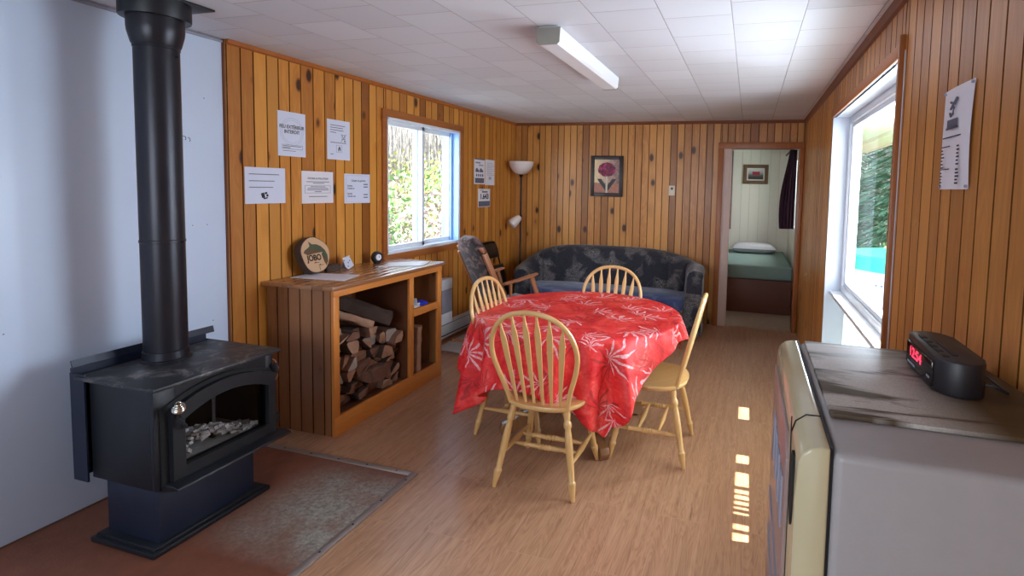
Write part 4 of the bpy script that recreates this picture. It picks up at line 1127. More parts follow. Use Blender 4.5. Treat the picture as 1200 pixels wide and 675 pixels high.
for s_ in (-1, 1):
    mb = MB(); mb.sweep([(s_*.235, -.32, .655), (s_*.24, -.15, .670), (s_*.242, .0, .690), (s_*.242, .09, .705)], [.9, 1, 1.1, .8], 10, flat=(.034, .014)); rbuild('armrest', mb, 'rocker_wood')
    mb = MB(); mb.sweep([(s_*.242, .02, .69), (s_*.255, .10, .48), (s_*.27, .30, .16)], 1, 8, flat=(.014, .026)); rbuild('arm_post', mb, 'rocker_wood'); mb = MB(); mb.sweep([(s_*.238, -.24, .655), (s_*.255, -.25, .4), (s_*.27, -.26, .14)], 1, 8, flat=(.014, .024)); rbuild('arm_post', mb, 'rocker_wood')
    mb = MB(); mb.sweep([(s_*.27, -.52, .085), (s_*.27, -.38, .042), (s_*.27, -.2, .018), (s_*.27, 0, .012), (s_*.27, .2, .02), (s_*.27, .36, .045)], 1, 8, flat=(.016, .013)); mb.box(s_*.27-.014, s_*.27+.014, -.32, .36, .09, .16, .004); rbuild('rocker', mb, 'rocker_wood')

# folding chair leaning on the wall
fc = thing('folding_chair', (.12, 5.4, 0), 'black folding chair folded up and leaning against the pine wall', 'folding chair')
LT = Matrix.Translation((.245, 5.34, 0)) @ Matrix.Rotation(radians(-13.5), 4, 'Y')
mb = MB(); pts = [(0, -.215, .012), (0, -.215, .5), (0, -.215, .84), (0, -.20, .90), (0, -.16, .925), (0, 0, .93), (0, .16, .925), (0, .20, .90), (0, .215, .84), (0, .215, .5), (0, .215, .012)]
mb.sweep(pts, .012, 10); mb.xf(LT); obj('frame_tube', mb, 'black_gloss', fc)
mb = MB(); mb.box(-.012, .014, -.20, .20, .74, .915, .012, 3); mb.xf(LT); obj('backrest', mb, 'black_gloss', fc)
mb = MB(); mb.box(.018, .055, -.205, .205, .16, .66, .015, 3); mb.xf(LT); obj('seat', mb, 'black_gloss', fc)
mb = MB(); mb.sweep([(.03, -.19, .012), (.03, -.19, .55)], .011, 10); mb.sweep([(.03, .19, .012), (.03, .19, .55)], .011, 10); mb.sweep([(.03, -.19, .10), (.03, .19, .10)], .009, 8); mb.xf(LT); obj('rear_leg', mb, 'black_gloss', fc)

# floor lamp
fl = thing('floor_lamp', (.19, 5.9, 0), 'dark torchiere floor lamp with white bowl shade and side light in the corner', 'floor lamp')
TL = Matrix.Translation((.19, 5.9, 0))
mb = MB(); mb.lathe([(.001, 0), (.115, 0), (.12, .012), (.10, .022), (.02, .032), (.012, .05), (.011, 1.66), (.016, 1.665), (.030, 1.70), (.035, 1.71)], 24, TL); obj('pole', mb, 'lamp_metal', fl)
mb = MB(); mb.lathe([(.030, 1.700), (.07, 1.712), (.115, 1.75), (.142, 1.80), (.150, 1.855), (.145, 1.855), (.137, 1.80), (.11, 1.757), (.06, 1.722), (.02, 1.715)], 32, TL); obj('bowl_shade', mb, 'shade', fl, 50)
mb = MB(); mb.sweep([(.19, 5.9, 1.20), (.205, 5.885, 1.205), (.215, 5.87, 1.19)], .009, 8); mb.turned((.215, 5.87, 1.20), (.19, 5.84, 1.165), [(0, .018), (.6, .022), (1, .018)], 12); sd = obj('side_arm', mb, 'lamp_metal', fl)
mb = MB(); mb.turned((.205, 5.855, 1.185), (.125, 5.78, 1.09), [(0, .02), (.15, .038), (.5, .052), (1, .062), (.98, .056), (.4, .04), (.1, .02)], 20); obj('side_shade', mb, 'shade', fl, 50)

# ------------------------------------------------------------------ sofa
sf = thing('sofa', (1.35, 5.7, 0), 'curved dark leaf patterned sofa with blue seat against the back wall', 'sofa')
def spl(pts, n=10):
    out = []
    P_ = [Vector(p) for p in pts]
    for i in range(len(P_)-1):
        p0 = P_[max(i-1, 0)]; p1 = P_[i]; p2 = P_[i+1]; p3 = P_[min(i+2, len(P_)-1)]
        for k in range(n):
            t_ = k/n
            out.append(.5*((2*p1)+(-p0+p2)*t_+(2*p0-5*p1+4*p2-p3)*t_*t_+(-p0+3*p1-3*p2+p3)*t_**3))
    out.append(P_[-1]); return out
# outer path of back+arms in plan with top height as z, thickness as separate list
def band(mb, pts, thk, z0_, roll=.05, puff=.0, a=0, b_=None, lean=.06):
    """upholstered band: pts (x, y, top z) on the OUTER side; inner side offset by thk toward the seat"""
    path = pts[a:b_]; n = len(path); g = []
    for i, p in enumerate(path):
        tg = (path[min(i+1, n-1)]-path[max(i-1, 0)]); tg.z = 0; tg.normalize()
        inn = Vector((tg.y, -tg.x, 0))      # to the inside when running left arm -> back -> right arm
        zt = p.z; f = max(0., sin(pi*i/(n-1)))**.4 if n > 2 else 1
        pf = puff*(f*.9+.1); o_ = Vector((p.x, p.y, 0))
        prof = [(0, z0_), (0, zt-roll*1.6), (-.012, zt-roll*.8), (.0, zt-roll*.25), (thk*.25, zt-.0), (thk*.6, zt+.004), (thk*.92, zt-roll*.45), (thk+pf*.7, zt-roll*1.4), (thk+pf, (zt+.40)/2), (thk+pf*.8+lean*.5, .46), (thk+lean, .36), (thk+lean, z0_)]
        g.append([mb.bm.verts.new(o_+inn*d+Vector((0, 0, max(z, z0_)))) for d, z in prof])
    m_ = len(g[0])
    for i in range(n-1):
        for k in range(m_): mb.bm.faces.new((g[i][k], g[i][(k+1) % m_], g[i+1][(k+1) % m_], g[i+1][k]))
    mb.bm.faces.new(g[0][::-1]); mb.bm.faces.new(g[-1])
path = spl([(.33, 5.46, .60), (.29, 5.62, .63), (.33, 5.82, .70), (.48, 5.98, .80), (.74, 6.07, .852), (1.22, 6.09, .868), (1.78, 6.09, .862), (2.14, 6.05, .815), (2.36, 5.90, .76), (2.45, 5.68, .75), (2.46, 5.36, .73)], 8)
cuts = [(0, 21), (20, 37), (36, 49), (48, 61), (60, 81)]
nm = ['armrest', 'backrest', 'backrest', 'backrest', 'armrest']
cuts = [(0, 22), (22, 41), (41, 54), (54, 64), (64, 81)]
for (a, b_), nme in zip(cuts, nm):
    mb = MB(); band(mb, path, .15 if nme == 'armrest' else .17, .06, .055, .035, a, b_+1 if b_ < 81 else None, .03 if nme == 'armrest' else .07)
    o = obj(nme, mb, 'sofa', sf, 60)
    if nme == 'backrest':
        pass
# seat and base follow the inside of the band
def inner(off):
    out = []
    for i, p in enumerate(path):
        tg = (path[min(i+1, len(path)-1)]-path[max(i-1, 0)]); tg.z = 0; tg.normalize(); out.append((p.x+tg.y*off, p.y-tg.x*off))
    return out
ip = inner(.165)[3:-2]
fe = [(2.24, 5.30), (1.9, 5.24), (1.35, 5.21), (.88, 5.26), (.56, 5.42)]
mb = MB(); mb.prism(ip+fe[0:], .05, .30, 'z'); obj('base', mb, 'sofa', sf, 30)
mb = MB(); mb.prism(ip+fe, .302, .435, 'z', bev=.02); obj('seat_cushion', mb, 'sofa_seat', sf, 50, 'blue seat cushion')
for (x, y) in ((.66, 5.52), (2.3, 5.42), (.6, 5.9), (2.1, 5.9)):
    mb = MB(); mb.turned((x, y, 0), (x, y, .06), [(0, .02), (1, .028)], 12); obj('foot', mb, 'black_plastic', sf)

# ------------------------------------------------------------------ dining table
TC = (1.85, 3.20); TR = .64
tb = thing('dining_table', (TC[0], TC[1], 0), 'round pedestal dining table under the red cloth', 'table')
mb = MB(); mb.lathe([(.001, .720), (TR-.01, .720), (TR, .728), (TR, .742), (TR-.008, .748), (.001, .748)], 64, Matrix.Translation((*TC, 0))); obj('tabletop', mb, 'table_wood', tb)
mb = MB(); mb.lathe([(.001, .13), (.055, .13), (.07, .16), (.075, .22), (.05, .27), (.048, .33), (.085, .45), (.075, .55), (.05, .60), (.055, .64), (.16, .70), (.17, .720), (.001, .720)], 32, Matrix.Translation((*TC, 0))); obj('pedestal', mb, 'table_wood', tb)
for a in (-53, 37, 127, 217):
    mb = MB()
    side_prof = [(.03, .13), (.03, .27), (.10, .265), (.20, .215), (.33, .13), (.44, .085), (.50, .07), (.515, .035), (.50, .0), (.44, .0), (.415, .025), (.33, .05), (.20, .11), (.10, .14)]
    mb.prism(side_prof, -.028, .028, 'y', bev=.006); mb.xf(Matrix.Translation((*TC, 0)) @ R2(radians(a))); obj('leg', mb, 'leg_wood', tb, 40)

# cloth
def cloth():
    bm = bmesh.new(); uvl = bm.loops.layers.uv.new('UVMap')
    r0 = TR+.006; zt = .7515; NA = 288; NR = 16; ND = 26
    base_ang = radians(-53)-pi/4      # square sides' normals
    s = .775; sh = Vector((cos(radians(-100)), sin(radians(-100))))*.185
    rings = []; flat = []
    def ext(th):
        best = 9
        for k in range(4):
            nrm = Vector((cos(base_ang+k*pi/2), sin(base_ang+k*pi/2))); d = s+sh.dot(nrm); cth = nrm.dot(Vector((cos(th), sin(th))))
            if cth > 1e-6: best = min(best, d/cth)
        return best
    exts = [ext(2*pi*k/NA) for k in range(NA)]
    for _ in range(1): exts = [(exts[k-1]+2*exts[k]+exts[(k+1) % NA])/4 for k in range(NA)]
    center = bm.verts.new((TC[0], TC[1], zt)); flat.append
    F = {center: (0, 0)}
    for j in range(1, NR+1):
        r = r0*j/NR; ring = []
        for k in range(NA):
            th = 2*pi*k/NA; z = zt+.0006*noise.noise(Vector((r*cos(th)*9, r*sin(th)*9, 1)))
            v = bm.verts.new((TC[0]+r*cos(th), TC[1]+r*sin(th), z)); F[v] = (r*cos(th), r*sin(th)); ring.append(v)
        rings.append(ring)
    for j in range(1, ND+1):
        ring = []
        for k in range(NA):
            th = 2*pi*k/NA; drop = max(.05, exts[k]-r0); d = drop*j/ND
            q = min(1., d/.30)
            cf = max(0., (exts[k]-.96)/.30)         # extra flutter near the corners
            phs = 12*th+1.2*sin(2*th)+.5
            qq = d/.30; fold = .034*qq*sin(phs)*(.75+.35*sin(5*th+2))+.012*q*sin(7*th+1.3)+cf*.10*qq*sin((th-radians(-53))*21+.6)
            out = .004+.030*(1-math.exp(-d/.05))+.028*q+fold
            rad = .022
            zz = zt-d+ (0 if d > rad else 0)
            if d < rad*1.57:
                a = d/rad; x_ = rad*sin(a); zz = zt-rad*(1-cos(a)); out = x_
            else:
                zz = zt-rad-(d-rad*1.57)*.97
            r = r0+max(out, .004)
            # slight sideways gather gives deeper folds at the low corners
            th2 = th+.030*q*cos(phs)*.6
            v = bm.verts.new((TC[0]+r*cos(th2), TC[1]+r*sin(th2), zz)); F[v] = ((r0+d)*cos(th), (r0+d)*sin(th)); ring.append(v)
        rings.append(ring)
    for k in range(NA): bm.faces.new((center, rings[0][k], rings[0][(k+1) % NA]))
    for a, b_ in zip(rings, rings[1:]):
        for k in range(NA): bm.faces.new((a[k], b_[k], b_[(k+1) % NA], a[(k+1) % NA]))
    for f in bm.faces:
        for l in f.loops: l[uvl].uv = F[l.vert]
    return bm
cm = cloth()
tc_ = obj('tablecloth', cm, 'cloth', None, 80); setp(tc_, 'red tablecloth with white leaf pattern draped over the round table', 'tablecloth')
sm = tc_.modifiers.new('thickness', 'SOLIDIFY'); sm.thickness = .0015; sm.offset = -1

# ------------------------------------------------------------------ windsor chairs
BEAD = [(0, .007), (.08, .009), (.18, .011), (.19, .0145), (.205, .0145), (.215, .011), (.36, .0135), (.40, .013), (.41, .016), (.425, .016), (.435, .0125), (.445, .0125), (.455, .016), (.47, .016), (.48, .0125), (.49, .0125), (.50, .016), (.515, .016), (.525, .0125), (.535, .0125), (.545, .016), (.56, .016), (.57, .0125), (.62, .0135), (.785, .011), (.795, .0145), (.81, .0145), (.82, .011), (.92, .009), (1, .007)]
SMOOTH = [(0, .008), (.15, .010), (.5, .0155), (.85, .010), (1, .008)]
LEG = [(0, .010), (.03, .0115), (.16, .0185), (.19, .0205), (.205, .021), (.215, .017), (.225, .0155), (.45, .0185), (.62, .0195), (.74, .017), (.79, .014), (.81, .0205), (.835, .0215), (.86, .0205), (.875, .0155), (.90, .0155), (.96, .019), (1, .018)]
def make_chair(kind, label):
    c = thing('dining_chair', (0, 0, 0), label, 'chair', 'blond spindle back chairs around the red table')
    ZS = .452
    # seat outline, front = +y
    out = []
    for k in range(48):
        a = 2*pi*k/48; x = cos(a); y = sin(a)
        e = .62 if y > 0 else .78
        X = .228*abs(x)**e*(1 if x > 0 else -1); Y = (.215*abs(y)**.68 if y > 0 else -.205*abs(y)**.85)
        out.append((X*(1.0-.02*(y < 0)), Y))
    mb = MB(); bm = mb.bm
    layers = [(.90, ZS-.034), (.975, ZS-.024), (1.0, ZS-.010), (.985, ZS-.002), (.93, ZS-.0), (.75, ZS-.007), (.45, ZS-.013), (.15, ZS-.013)]
    rings = [[bm.verts.new((x*s_, y*s_, z)) for x, y in out] for s_, z in layers]
    for a, b_ in zip(rings, rings[1:]):
        for k in range(48): bm.faces.new((a[k], a[(k+1) % 48], b_[(k+1) % 48], b_[k]))
    bm.faces.new(rings[0][::-1]); bm.faces.new(rings[-1])
    obj('seat', mb, 'chairwood', c, 50)
    legs = {}
    for sx in (-1, 1):
        for sy in (-1, 1):
            top = Vector((sx*.145, .135 if sy > 0 else -.130, ZS-.030)); bot = Vector((sx*.216, .215*sy, 0))
            legs[sx, sy] = (bot, top); mb = MB(); mb.turned(bot, top, LEG, 16); obj('leg', mb, 'chairwood', c, 60)
    def on(l, z):
        b_, t_ = l; f = (z-b_.z)/(t_.z-b_.z); return b_.lerp(t_, f)
    if kind == 'A':
        L_ = {}
        for sx in (-1, 1):
            p, q = on(legs[sx, -1], .165), on(legs[sx, 1], .165); L_[sx] = (p, q); mb = MB(); mb.turned(p, q, SMOOTH, 12); obj('stretcher', mb, 'chairwood', c, 60)
        for f in (.36, .66):
            mb = MB(); mb.turned(L_[-1][0].lerp(L_[-1][1], f), L_[1][0].lerp(L_[1][1], f), BEAD, 12); obj('stretcher', mb, 'chairwood', c, 60)
    else:
        L_ = {}
        for sx in (-1, 1):
            p, q = on(legs[sx, -1], .175), on(legs[sx, 1], .175); L_[sx] = (p, q); mb = MB(); mb.turned(p, q, BEAD, 12); obj('stretcher', mb, 'chairwood', c, 60)
        for f in (.33, .66):
            mb = MB(); mb.turned(L_[-1][0].lerp(L_[-1][1], f), L_[1][0].lerp(L_[1][1], f), SMOOTH, 12); obj('stretcher', mb, 'chairwood', c, 60)
    # hoop in a leaning plane
    lean = radians(14.5)
    def bp(x, h): return Vector((x, -.155-h*math.tan(lean), ZS-.006+h))
    H = .498; pts = []
    N = 40
    for k in range(N+1):
        a = pi*k/N      # 0 right foot -> pi left foot
        # egg shape: widest about 60 % up
        u = k/N
        x = .232*cos(a); h = H*(max(0, sin(a))**.78)
        if h < .30: 
            pass
        pts.append((x, h))
    ctrl = [(.155, -.01), (.180, .09), (.212, .19), (.228, .275), (.218, .355), (.178, .430), (.105, .482), (0, .500)]
    ctrl = ctrl+[(-x, h) for x, h in ctrl[-2::-1]]
    sp = spl([Vector((x, h, 0)) for x, h in ctrl], 5)
    pts = [bp(p.x, p.y) for p in sp]
    mb = MB(); mb.sweep(pts, 1, 10, flat=(.013, .0125), up=(0, 1, 0)); obj('back_bow', mb, 'chairwood', c, 60)
    def hoop_h(x):
        best = None
        for p, q in zip(sp, sp[1:]):
            if (p.x-x)*(q.x-x) <= 0 and p.y > .3: 
                f = (x-p.x)/(q.x-p.x) if abs(q.x-p.x) > 1e-6 else 0; best = max(best or 0, p.y+(q.y-p.y)*f)
        return best or .4
    for k in range(6):
        xb = (-.118+.0472*k); xt = (-.165+.066*k)
        p0 = bp(xb, -.004); p1 = bp(xt, hoop_h(xt)-.004)
        mb = MB(); n = 16; pl_ = [p0.lerp(p1, i/n) for i in range(n+1)]
        wid = []
        for i in range(n+1):
            t_ = i/n
            w = .0065+.0055*min(1, t_/.45) if t_ < .45 else (.012+.0035*sin((t_-.45)/.35*pi*.5) if t_ < .80 else .0155-(t_-.80)/.14*.010 if t_ < .94 else .0055)
            wid.append(w)
        g = []
        for p, w in zip(pl_, wid):
            g.append([bm_ for bm_ in [mb.bm.verts.new(p+Vector((dx*w, dy*.0055, dy*.0015))) for dx, dy in ((-1, -.6), (-.6, -1), (.6, -1), (1, -.6), (1, .6), (.6, 1), (-.6, 1), (-1, .6))]])
        for a, b_ in zip(g, g[1:]):
            for i in range(8): mb.bm.faces.new((a[i], a[(i+1) % 8], b_[(i+1) % 8], b_[i]))
        mb.bm.faces.new(g[0][::-1]); mb.bm.faces.new(g[-1])
        obj('spindle', mb, 'chairwood', c, 60)
    return c
ca = make_chair('A', 'blond spindle back chair nearest the camera, seen from behind')
cbb = make_chair('B', 'blond spindle back chair at the right side of the red table, seen from its side')
cl_ = copy_tree(ca); cfar = copy_tree(ca)
cl_['label'] = 'blond spindle back chair at the left side of the table beside the firewood cabinet'
cfar['label'] = 'blond spindle back chair on the far side of the table in front of the sofa'
ca.location = (1.893, 2.583, 0); ca.rotation_euler = (0, 0, 0)
cbb.location = (2.382, 3.065, 0); cbb.rotation_euler = (0, 0, radians(90))
cl_.location = (1.515, 3.06, 0); cl_.rotation_euler = (0, 0, radians(-90))
cfar.location = (1.895, 3.635, 0); cfar.rotation_euler = (0, 0, radians(180))

# ------------------------------------------------------------------ refrigerator
ZF = 1.17
fg = thing('refrigerator', (3.22, 1.14, 0), 'low white refrigerator with cream rounded door against the right wall', 'refrigerator')
mb = MB(); mb.box(3.028, 3.428, .835, 1.445, .03, ZF-.004, .014, 4); obj('cabinet_body', mb, 'fridge_body', fg)
mb = MB(); mb.box(3.031, 3.425, .838, 1.442, .0, .03); obj('plinth', mb, 'black_plastic', fg, 0)
# door: rounded front in section, upper and lower door
def doorsec(y0_, y1_, z0_, z1_, name, lab=None):
    mb = MB(); prof = [(3.024, z0_), (3.024, z1_), (3.012, z1_), (2.995, z1_-.004), (2.984, z1_-.014), (2.978, z1_-.03), (2.976, z1_-.08), (2.976, z0_+.02), (2.982, z0_+.004), (2.99, z0_)]
    mb.prism(prof, y0_, y1_, 'y', bev=.004); return obj(name, mb, 'fridge_door', fg, 60, lab)
doorsec(.838, 1.443, .12, ZF, 'door', 'cream rounded door')
mb = MB(); mb.box(3.0235, 3.0285, .842, 1.440, .10, ZF-.002); obj('door_gasket', mb, 'dark', fg, 0)
mb = MB()
for pts in ([(2.9765, .955, 1.165), (2.9755, .945, 1.15), (2.9755, .935, 1.10), (2.9755, .935, .4)],): mb.sweep(pts, .0011, 6)
mb.sweep([(3.024, .958, ZF+.0005), (3.0, .957, ZF+.0005), (2.983, .955, ZF-.012), (2.9765, .95, 1.14)], .0012, 6)
obj('panel_seam', mb, 'dark', fg, 0)
mb = MB(); mb.prism([(.965, .55), (1.40, .55), (1.40, 1.09), (1.385, 1.12), (1.00, 1.12), (.965, 1.08)], 2.970, 2.978, 'x', bev=.003); obj('control_panel', mb, 'panel_mauve', fg)
mb = MB(); mb.prism([(.885+.026*cos(a), 1.075+.062*sin(a)) for a in [2*pi*k/20 for k in range(20)]], 2.9735, 2.977, 'x'); obj('handle_recess', mb, 'dark', fg, 0)
mb = MB()
for k in range(4): mb.box(2.9675, 2.971, 1.00+.085*k, 1.05+.085*k, .93, 1.03, .002)
mb.box(2.967, 2.971, 1.0, 1.36, .70, .712); mb.box(2.967, 2.971, 1.0, 1.36, .80, .812); obj('buttons', mb, 'ink_l', fg)
mb = MB(); mb.prism([(3.040, .965), (3.443, .965), (3.400, 1.425), (3.040, 1.425)], ZF-.003, ZF+.006, 'z', bev=.002)
setp(obj('brown_board', mb, 'mat_board'), 'brown board, whitish on its left half, lying on top of the refrigerator', 'board')

# clock radio
rd = thing('clock_radio', (3.29, 1.25, ZF+.006), 'black oval clock radio showing 12:54 on the refrigerator', 'clock radio')
zb_ = ZF+.0065
def stadium(cx, cy, lx, ly, n=12, flat=0):
    r = lx/2; pts = []
    for k in range(n+1):
        a = pi*k/n; pts.append((cx+r*cos(a), cy+(ly/2-r)+r*sin(a)))
    for k in range(n+1):
        a = pi+pi*k/n; pts.append((cx+r*cos(a), cy-(ly/2-r)+r*sin(a)))
    return pts
mb = MB(); mb.prism(stadium(3.2935, 1.235, .087, .250), zb_, zb_+.068, 'z', bev=.005); rb_ = obj('housing', mb, 'radio', rd, 40)
mb = MB(); mb.box(3.246, 3.256, 1.150, 1.318, zb_+.006, zb_+.056, .003); obj('display_window', mb, 'radio_glass', rd)
tx = text('12:54', .030, (3.2448, 1.250, zb_+.038), (pi/2, 0, -pi/2), 'led', rd, 'display_digits', extr=.0003, sx=1.25, bold=.0002)
mb = MB()
for k in range(5): mb.boxc((3.270, 1.16+.033*k, zb_+.0695), (.012, .024, .004), None, .0015)
mb.boxc((3.290, 1.21, zb_+.0695), (.010, .10, .003), None, .001); obj('buttons', mb, 'black_plastic', rd)
mb = MB(); mb.boxc((3.2450, 1.275, zb_+.013), (.001, .05, .004)); mb.boxc((3.2450, 1.165, zb_+.022), (.001, .016, .004)); obj('printed_marks', mb, 'ink_l', rd, 0)
mb = MB(); mb.sweep([(3.330, 1.155, zb_+.020), (3.350, 1.138, zb_+.024), (3.372, 1.14, zb_+.012), (3.384, 1.17, zb_+.005), (3.385, 1.30, zb_+.004), (3.41, 1.50, zb_+.0)], .003, 8); obj('power_cord', mb, 'black_plastic', rd, 60)

# ------------------------------------------------------------------ outdoors
mb = MB(); mb.box(-40, 40, -30, 45, -.6, -.5); struct('ground', mb, 'grass', 0)
# eave over the right window; added unseen slats break up the sun strip
mb = MB(); mb.box(RW+.17, 4.21, -2, BY1+.4, 2.20, 2.24); mb.box(4.21, 4.225, -2, BY1+.4, 2.16, 2.30)
struct('eave', mb, 'curb', 0)
KS, KY = 1.604, .12
gaps = [(2.138, 2.22), (2.303, 2.379), (2.407, 2.447), (2.526, 2.541), (2.57, 2.586), (2.609, 2.636), (2.657, 2.691), (2.709, 2.742), (2.779, 2.916), (3.022, 3.118), (3.628, 3.834)]
edges = [-1.8]+[e for g_ in gaps for e in g_]+[BY1+.3]
mb = MB(); dy = KY/KS*2.22
for k in range(0, len(edges), 2): mb.box(4.226, 4.60, edges[k]+dy, edges[k+1]+dy, 2.215, 2.225)
mb.box(4.60, 4.62, -1.8, BY1+.3, 2.20, 2.24)
struct('sun_blocker_slats', mb, 'curb', 0, label='unseen slats added beyond the eave to break up the sun')

def leaf_cloud(bm, c, rx, ry, rz, n, size, rg, droop=0.):
    for _ in range(n):
        while True:
            u, v, w = rg.uniform(-1, 1), rg.uniform(-1, 1), rg.uniform(-1, 1)
            if u*u+v*v+w*w < 1: break
        p = Vector((c[0]+u*rx, c[1]+v*ry, c[2]+w*rz)); s = size*rg.uniform(.5, 1.3)
        a = Vector((rg.uniform(-1, 1), rg.uniform(-1, 1), rg.uniform(-1, 1))).normalized(); b_ = a.cross(Vector((rg.uniform(-1, 1), rg.uniform(-1, 1), rg.uniform(-1, 1)))).normalized()
        bm.faces.new([bm.verts.new(p+a*s), bm.verts.new(p+b_*s*.5), bm.verts.new(p-a*s), bm.verts.new(p-b_*s*.5)])
def bush(x, y, h, r, mat, label, rg, n=900, size=.05, group=None, name='bush', cat='bush'):
    t_ = thing(name, (x, y, -.5), label, cat, group)
    bm = bmesh.new(); leaf_cloud(bm, (x, y, -.5+h*.55), r, r, h*.5, n, size, rg); obj('foliage', bm, mat, t_, 0)
    mb = MB()
    for k in range(5):
        a = rg.uniform(0, 6.28); mb.sweep([(x, y, -.5), (x+.3*r*cos(a), y+.3*r*sin(a), -.5+h*.35), (x+.7*r*cos(a), y+.7*r*sin(a), -.5+h*.8)], [.02, .014, .006], 5)
    obj('stem', mb, 'trunk', t_)
def tree(x, y, h, label, rg, group, mat='brush', n=200, r=.7):
    t_ = thing('bare_tree', (x, y, -.5), label, 'tree', group)
    mb = MB(); dx = rg.uniform(-.15, .15); mb.sweep([(x, y, -.5), (x+dx, y+dx*.6, h*.4), (x+dx*1.6, y-dx, h)], [.07, .05, .015], 7)
    for k in range(16):
        z = rg.uniform(.3, h*.95); a = rg.uniform(0, 6.28); l = rg.uniform(.3, .9)*r*1.4
        mb.sweep([(x+dx, y, z), (x+dx+l*.5*cos(a), y+l*.5*sin(a), z+.25), (x+dx+l*cos(a), y+l*sin(a), z+.7)], [.016, .010, .004], 5)
    obj('trunk', mb, 'trunk', t_)
    bm = bmesh.new(); leaf_cloud(bm, (x, y, h*.6), r, r, h*.42, n, .05, rg); obj('foliage', bm, mat, t_, 0)
def spruce(x, y, h, r, label, rg, n=2400, group=None):
    t_ = thing('spruce_tree', (x, y, -.5), label, 'tree', group)
    mb = MB(); mb.sweep([(x, y, -.5), (x, y, h)], [.10, .015], 7); obj('trunk', mb, 'trunk', t_)
    bm = bmesh.new()
    for _ in range(n):
        f = rg.random()**.8; z = -.3+(h+.3)*(1-f); rr = r*f*rg.uniform(.35, 1)**.5; a = rg.uniform(0, 6.28)
        p = Vector((x+rr*cos(a), y+rr*sin(a), z-.16*rr)); o_ = Vector((cos(a), sin(a), -.35)); sd = Vector((-sin(a), cos(a), rg.uniform(-.3, .3)))
        L_ = rg.uniform(.08, .20); w = rg.uniform(.02, .05)
        bm.faces.new([bm.verts.new(p-o_*L_), bm.verts.new(p+sd*w), bm.verts.new(p+o_*L_), bm.verts.new(p-sd*w)])
    obj('foliage', bm, 'spruce', t_, 0)
rg = random.Random(31)
# beyond the left window the line of sight runs toward -x, +y
lb = [(-1.6, 7.0, 1.9, .75, 'brush'), (-2.6, 7.9, 2.3, .9, 'leafg'), (-2.6, 9.4, 2.6, 1.0, 'leafy'), (-4.0, 10.5, 2.7, 1.1, 'leafy'), (-1.7, 8.8, 2.0, .8, 'leafg'), (-5.4, 11.5, 2.8, 1.2, 'leafy'), (-4.2, 9.0, 2.2, 1.0, 'brush'), (-3.3, 12.2, 3.0, 1.2, 'leafy'), (-1.5, 10.4, 2.5, .9, 'leafy'), (-6.3, 14., 3.0, 1.4, 'leafg')]
wd = {'brush': 'pale bare twiggy bush', 'leafg': 'green leafy bush', 'leafy': 'yellow green leafy bush'}
for (x, y, h, r, mt) in lb: bush(x, y, h, r, mt, wd[mt]+' growing outside the left window', rg, n=1500, size=.055, group=wd[mt]+' row outside the left window')
for k in range(34): tree(-2.2-.30*k+rg.uniform(-.3, .3), 11.5+.27*k+rg.uniform(-2.2, 2.5), rg.uniform(5.5, 8), 'thin bare grey tree in the thicket outside the left window', rg, 'bare trees outside the left window', n=420)
rs = [(6.6, 13.5, 6.5, 1.9), (5.0, 15.5, 7., 2.0), (8.4, 14.0, 6.2, 2.0), (5.6, 10.8, 4.6, 1.3)]
for (x, y, h, r) in rs: spruce(x, y, h, r, 'green spruce tree standing outside the right window', rg, 3200, 'spruce trees outside the right window')
for k in range(10): tree(4.2+.75*k+rg.uniform(-.3, .3), 17.5+rg.uniform(-1, 2), rg.uniform(6, 8), 'tall bare trunk behind the spruces outside the right window', rg, 'bare trunks outside the right window', n=160)
for (x, y) in ((5.4, 9.2), (6.3, 8.6)): bush(x, y, 1.3, .8, 'leafg', 'low green bush outside the right window', rg, 1200, .05, 'low bushes outside the right window')

# white tub with teal rim outside
tbx = thing('outdoor_tub', (5.1, 6.6, -.5), 'large white tub with teal rim and round teal emblem outside the right window', 'tub')
TT = Matrix.Translation((4.55, 6.1, 0))
mb = MB(); mb.lathe([(.50, -.5), (.56, -.3), (.60, .30), (.60, .80)], 40, TT, cap=True); obj('body', mb, 'tub_white', tbx)
mb = MB(); mb.lathe([(.60, .79), (.63, .79), (.635, .82), (.635, .92), (.62, .94), (.10, .955), (.01, .955)], 40, TT, cap=False); obj('lid', mb, 'teal', tbx)

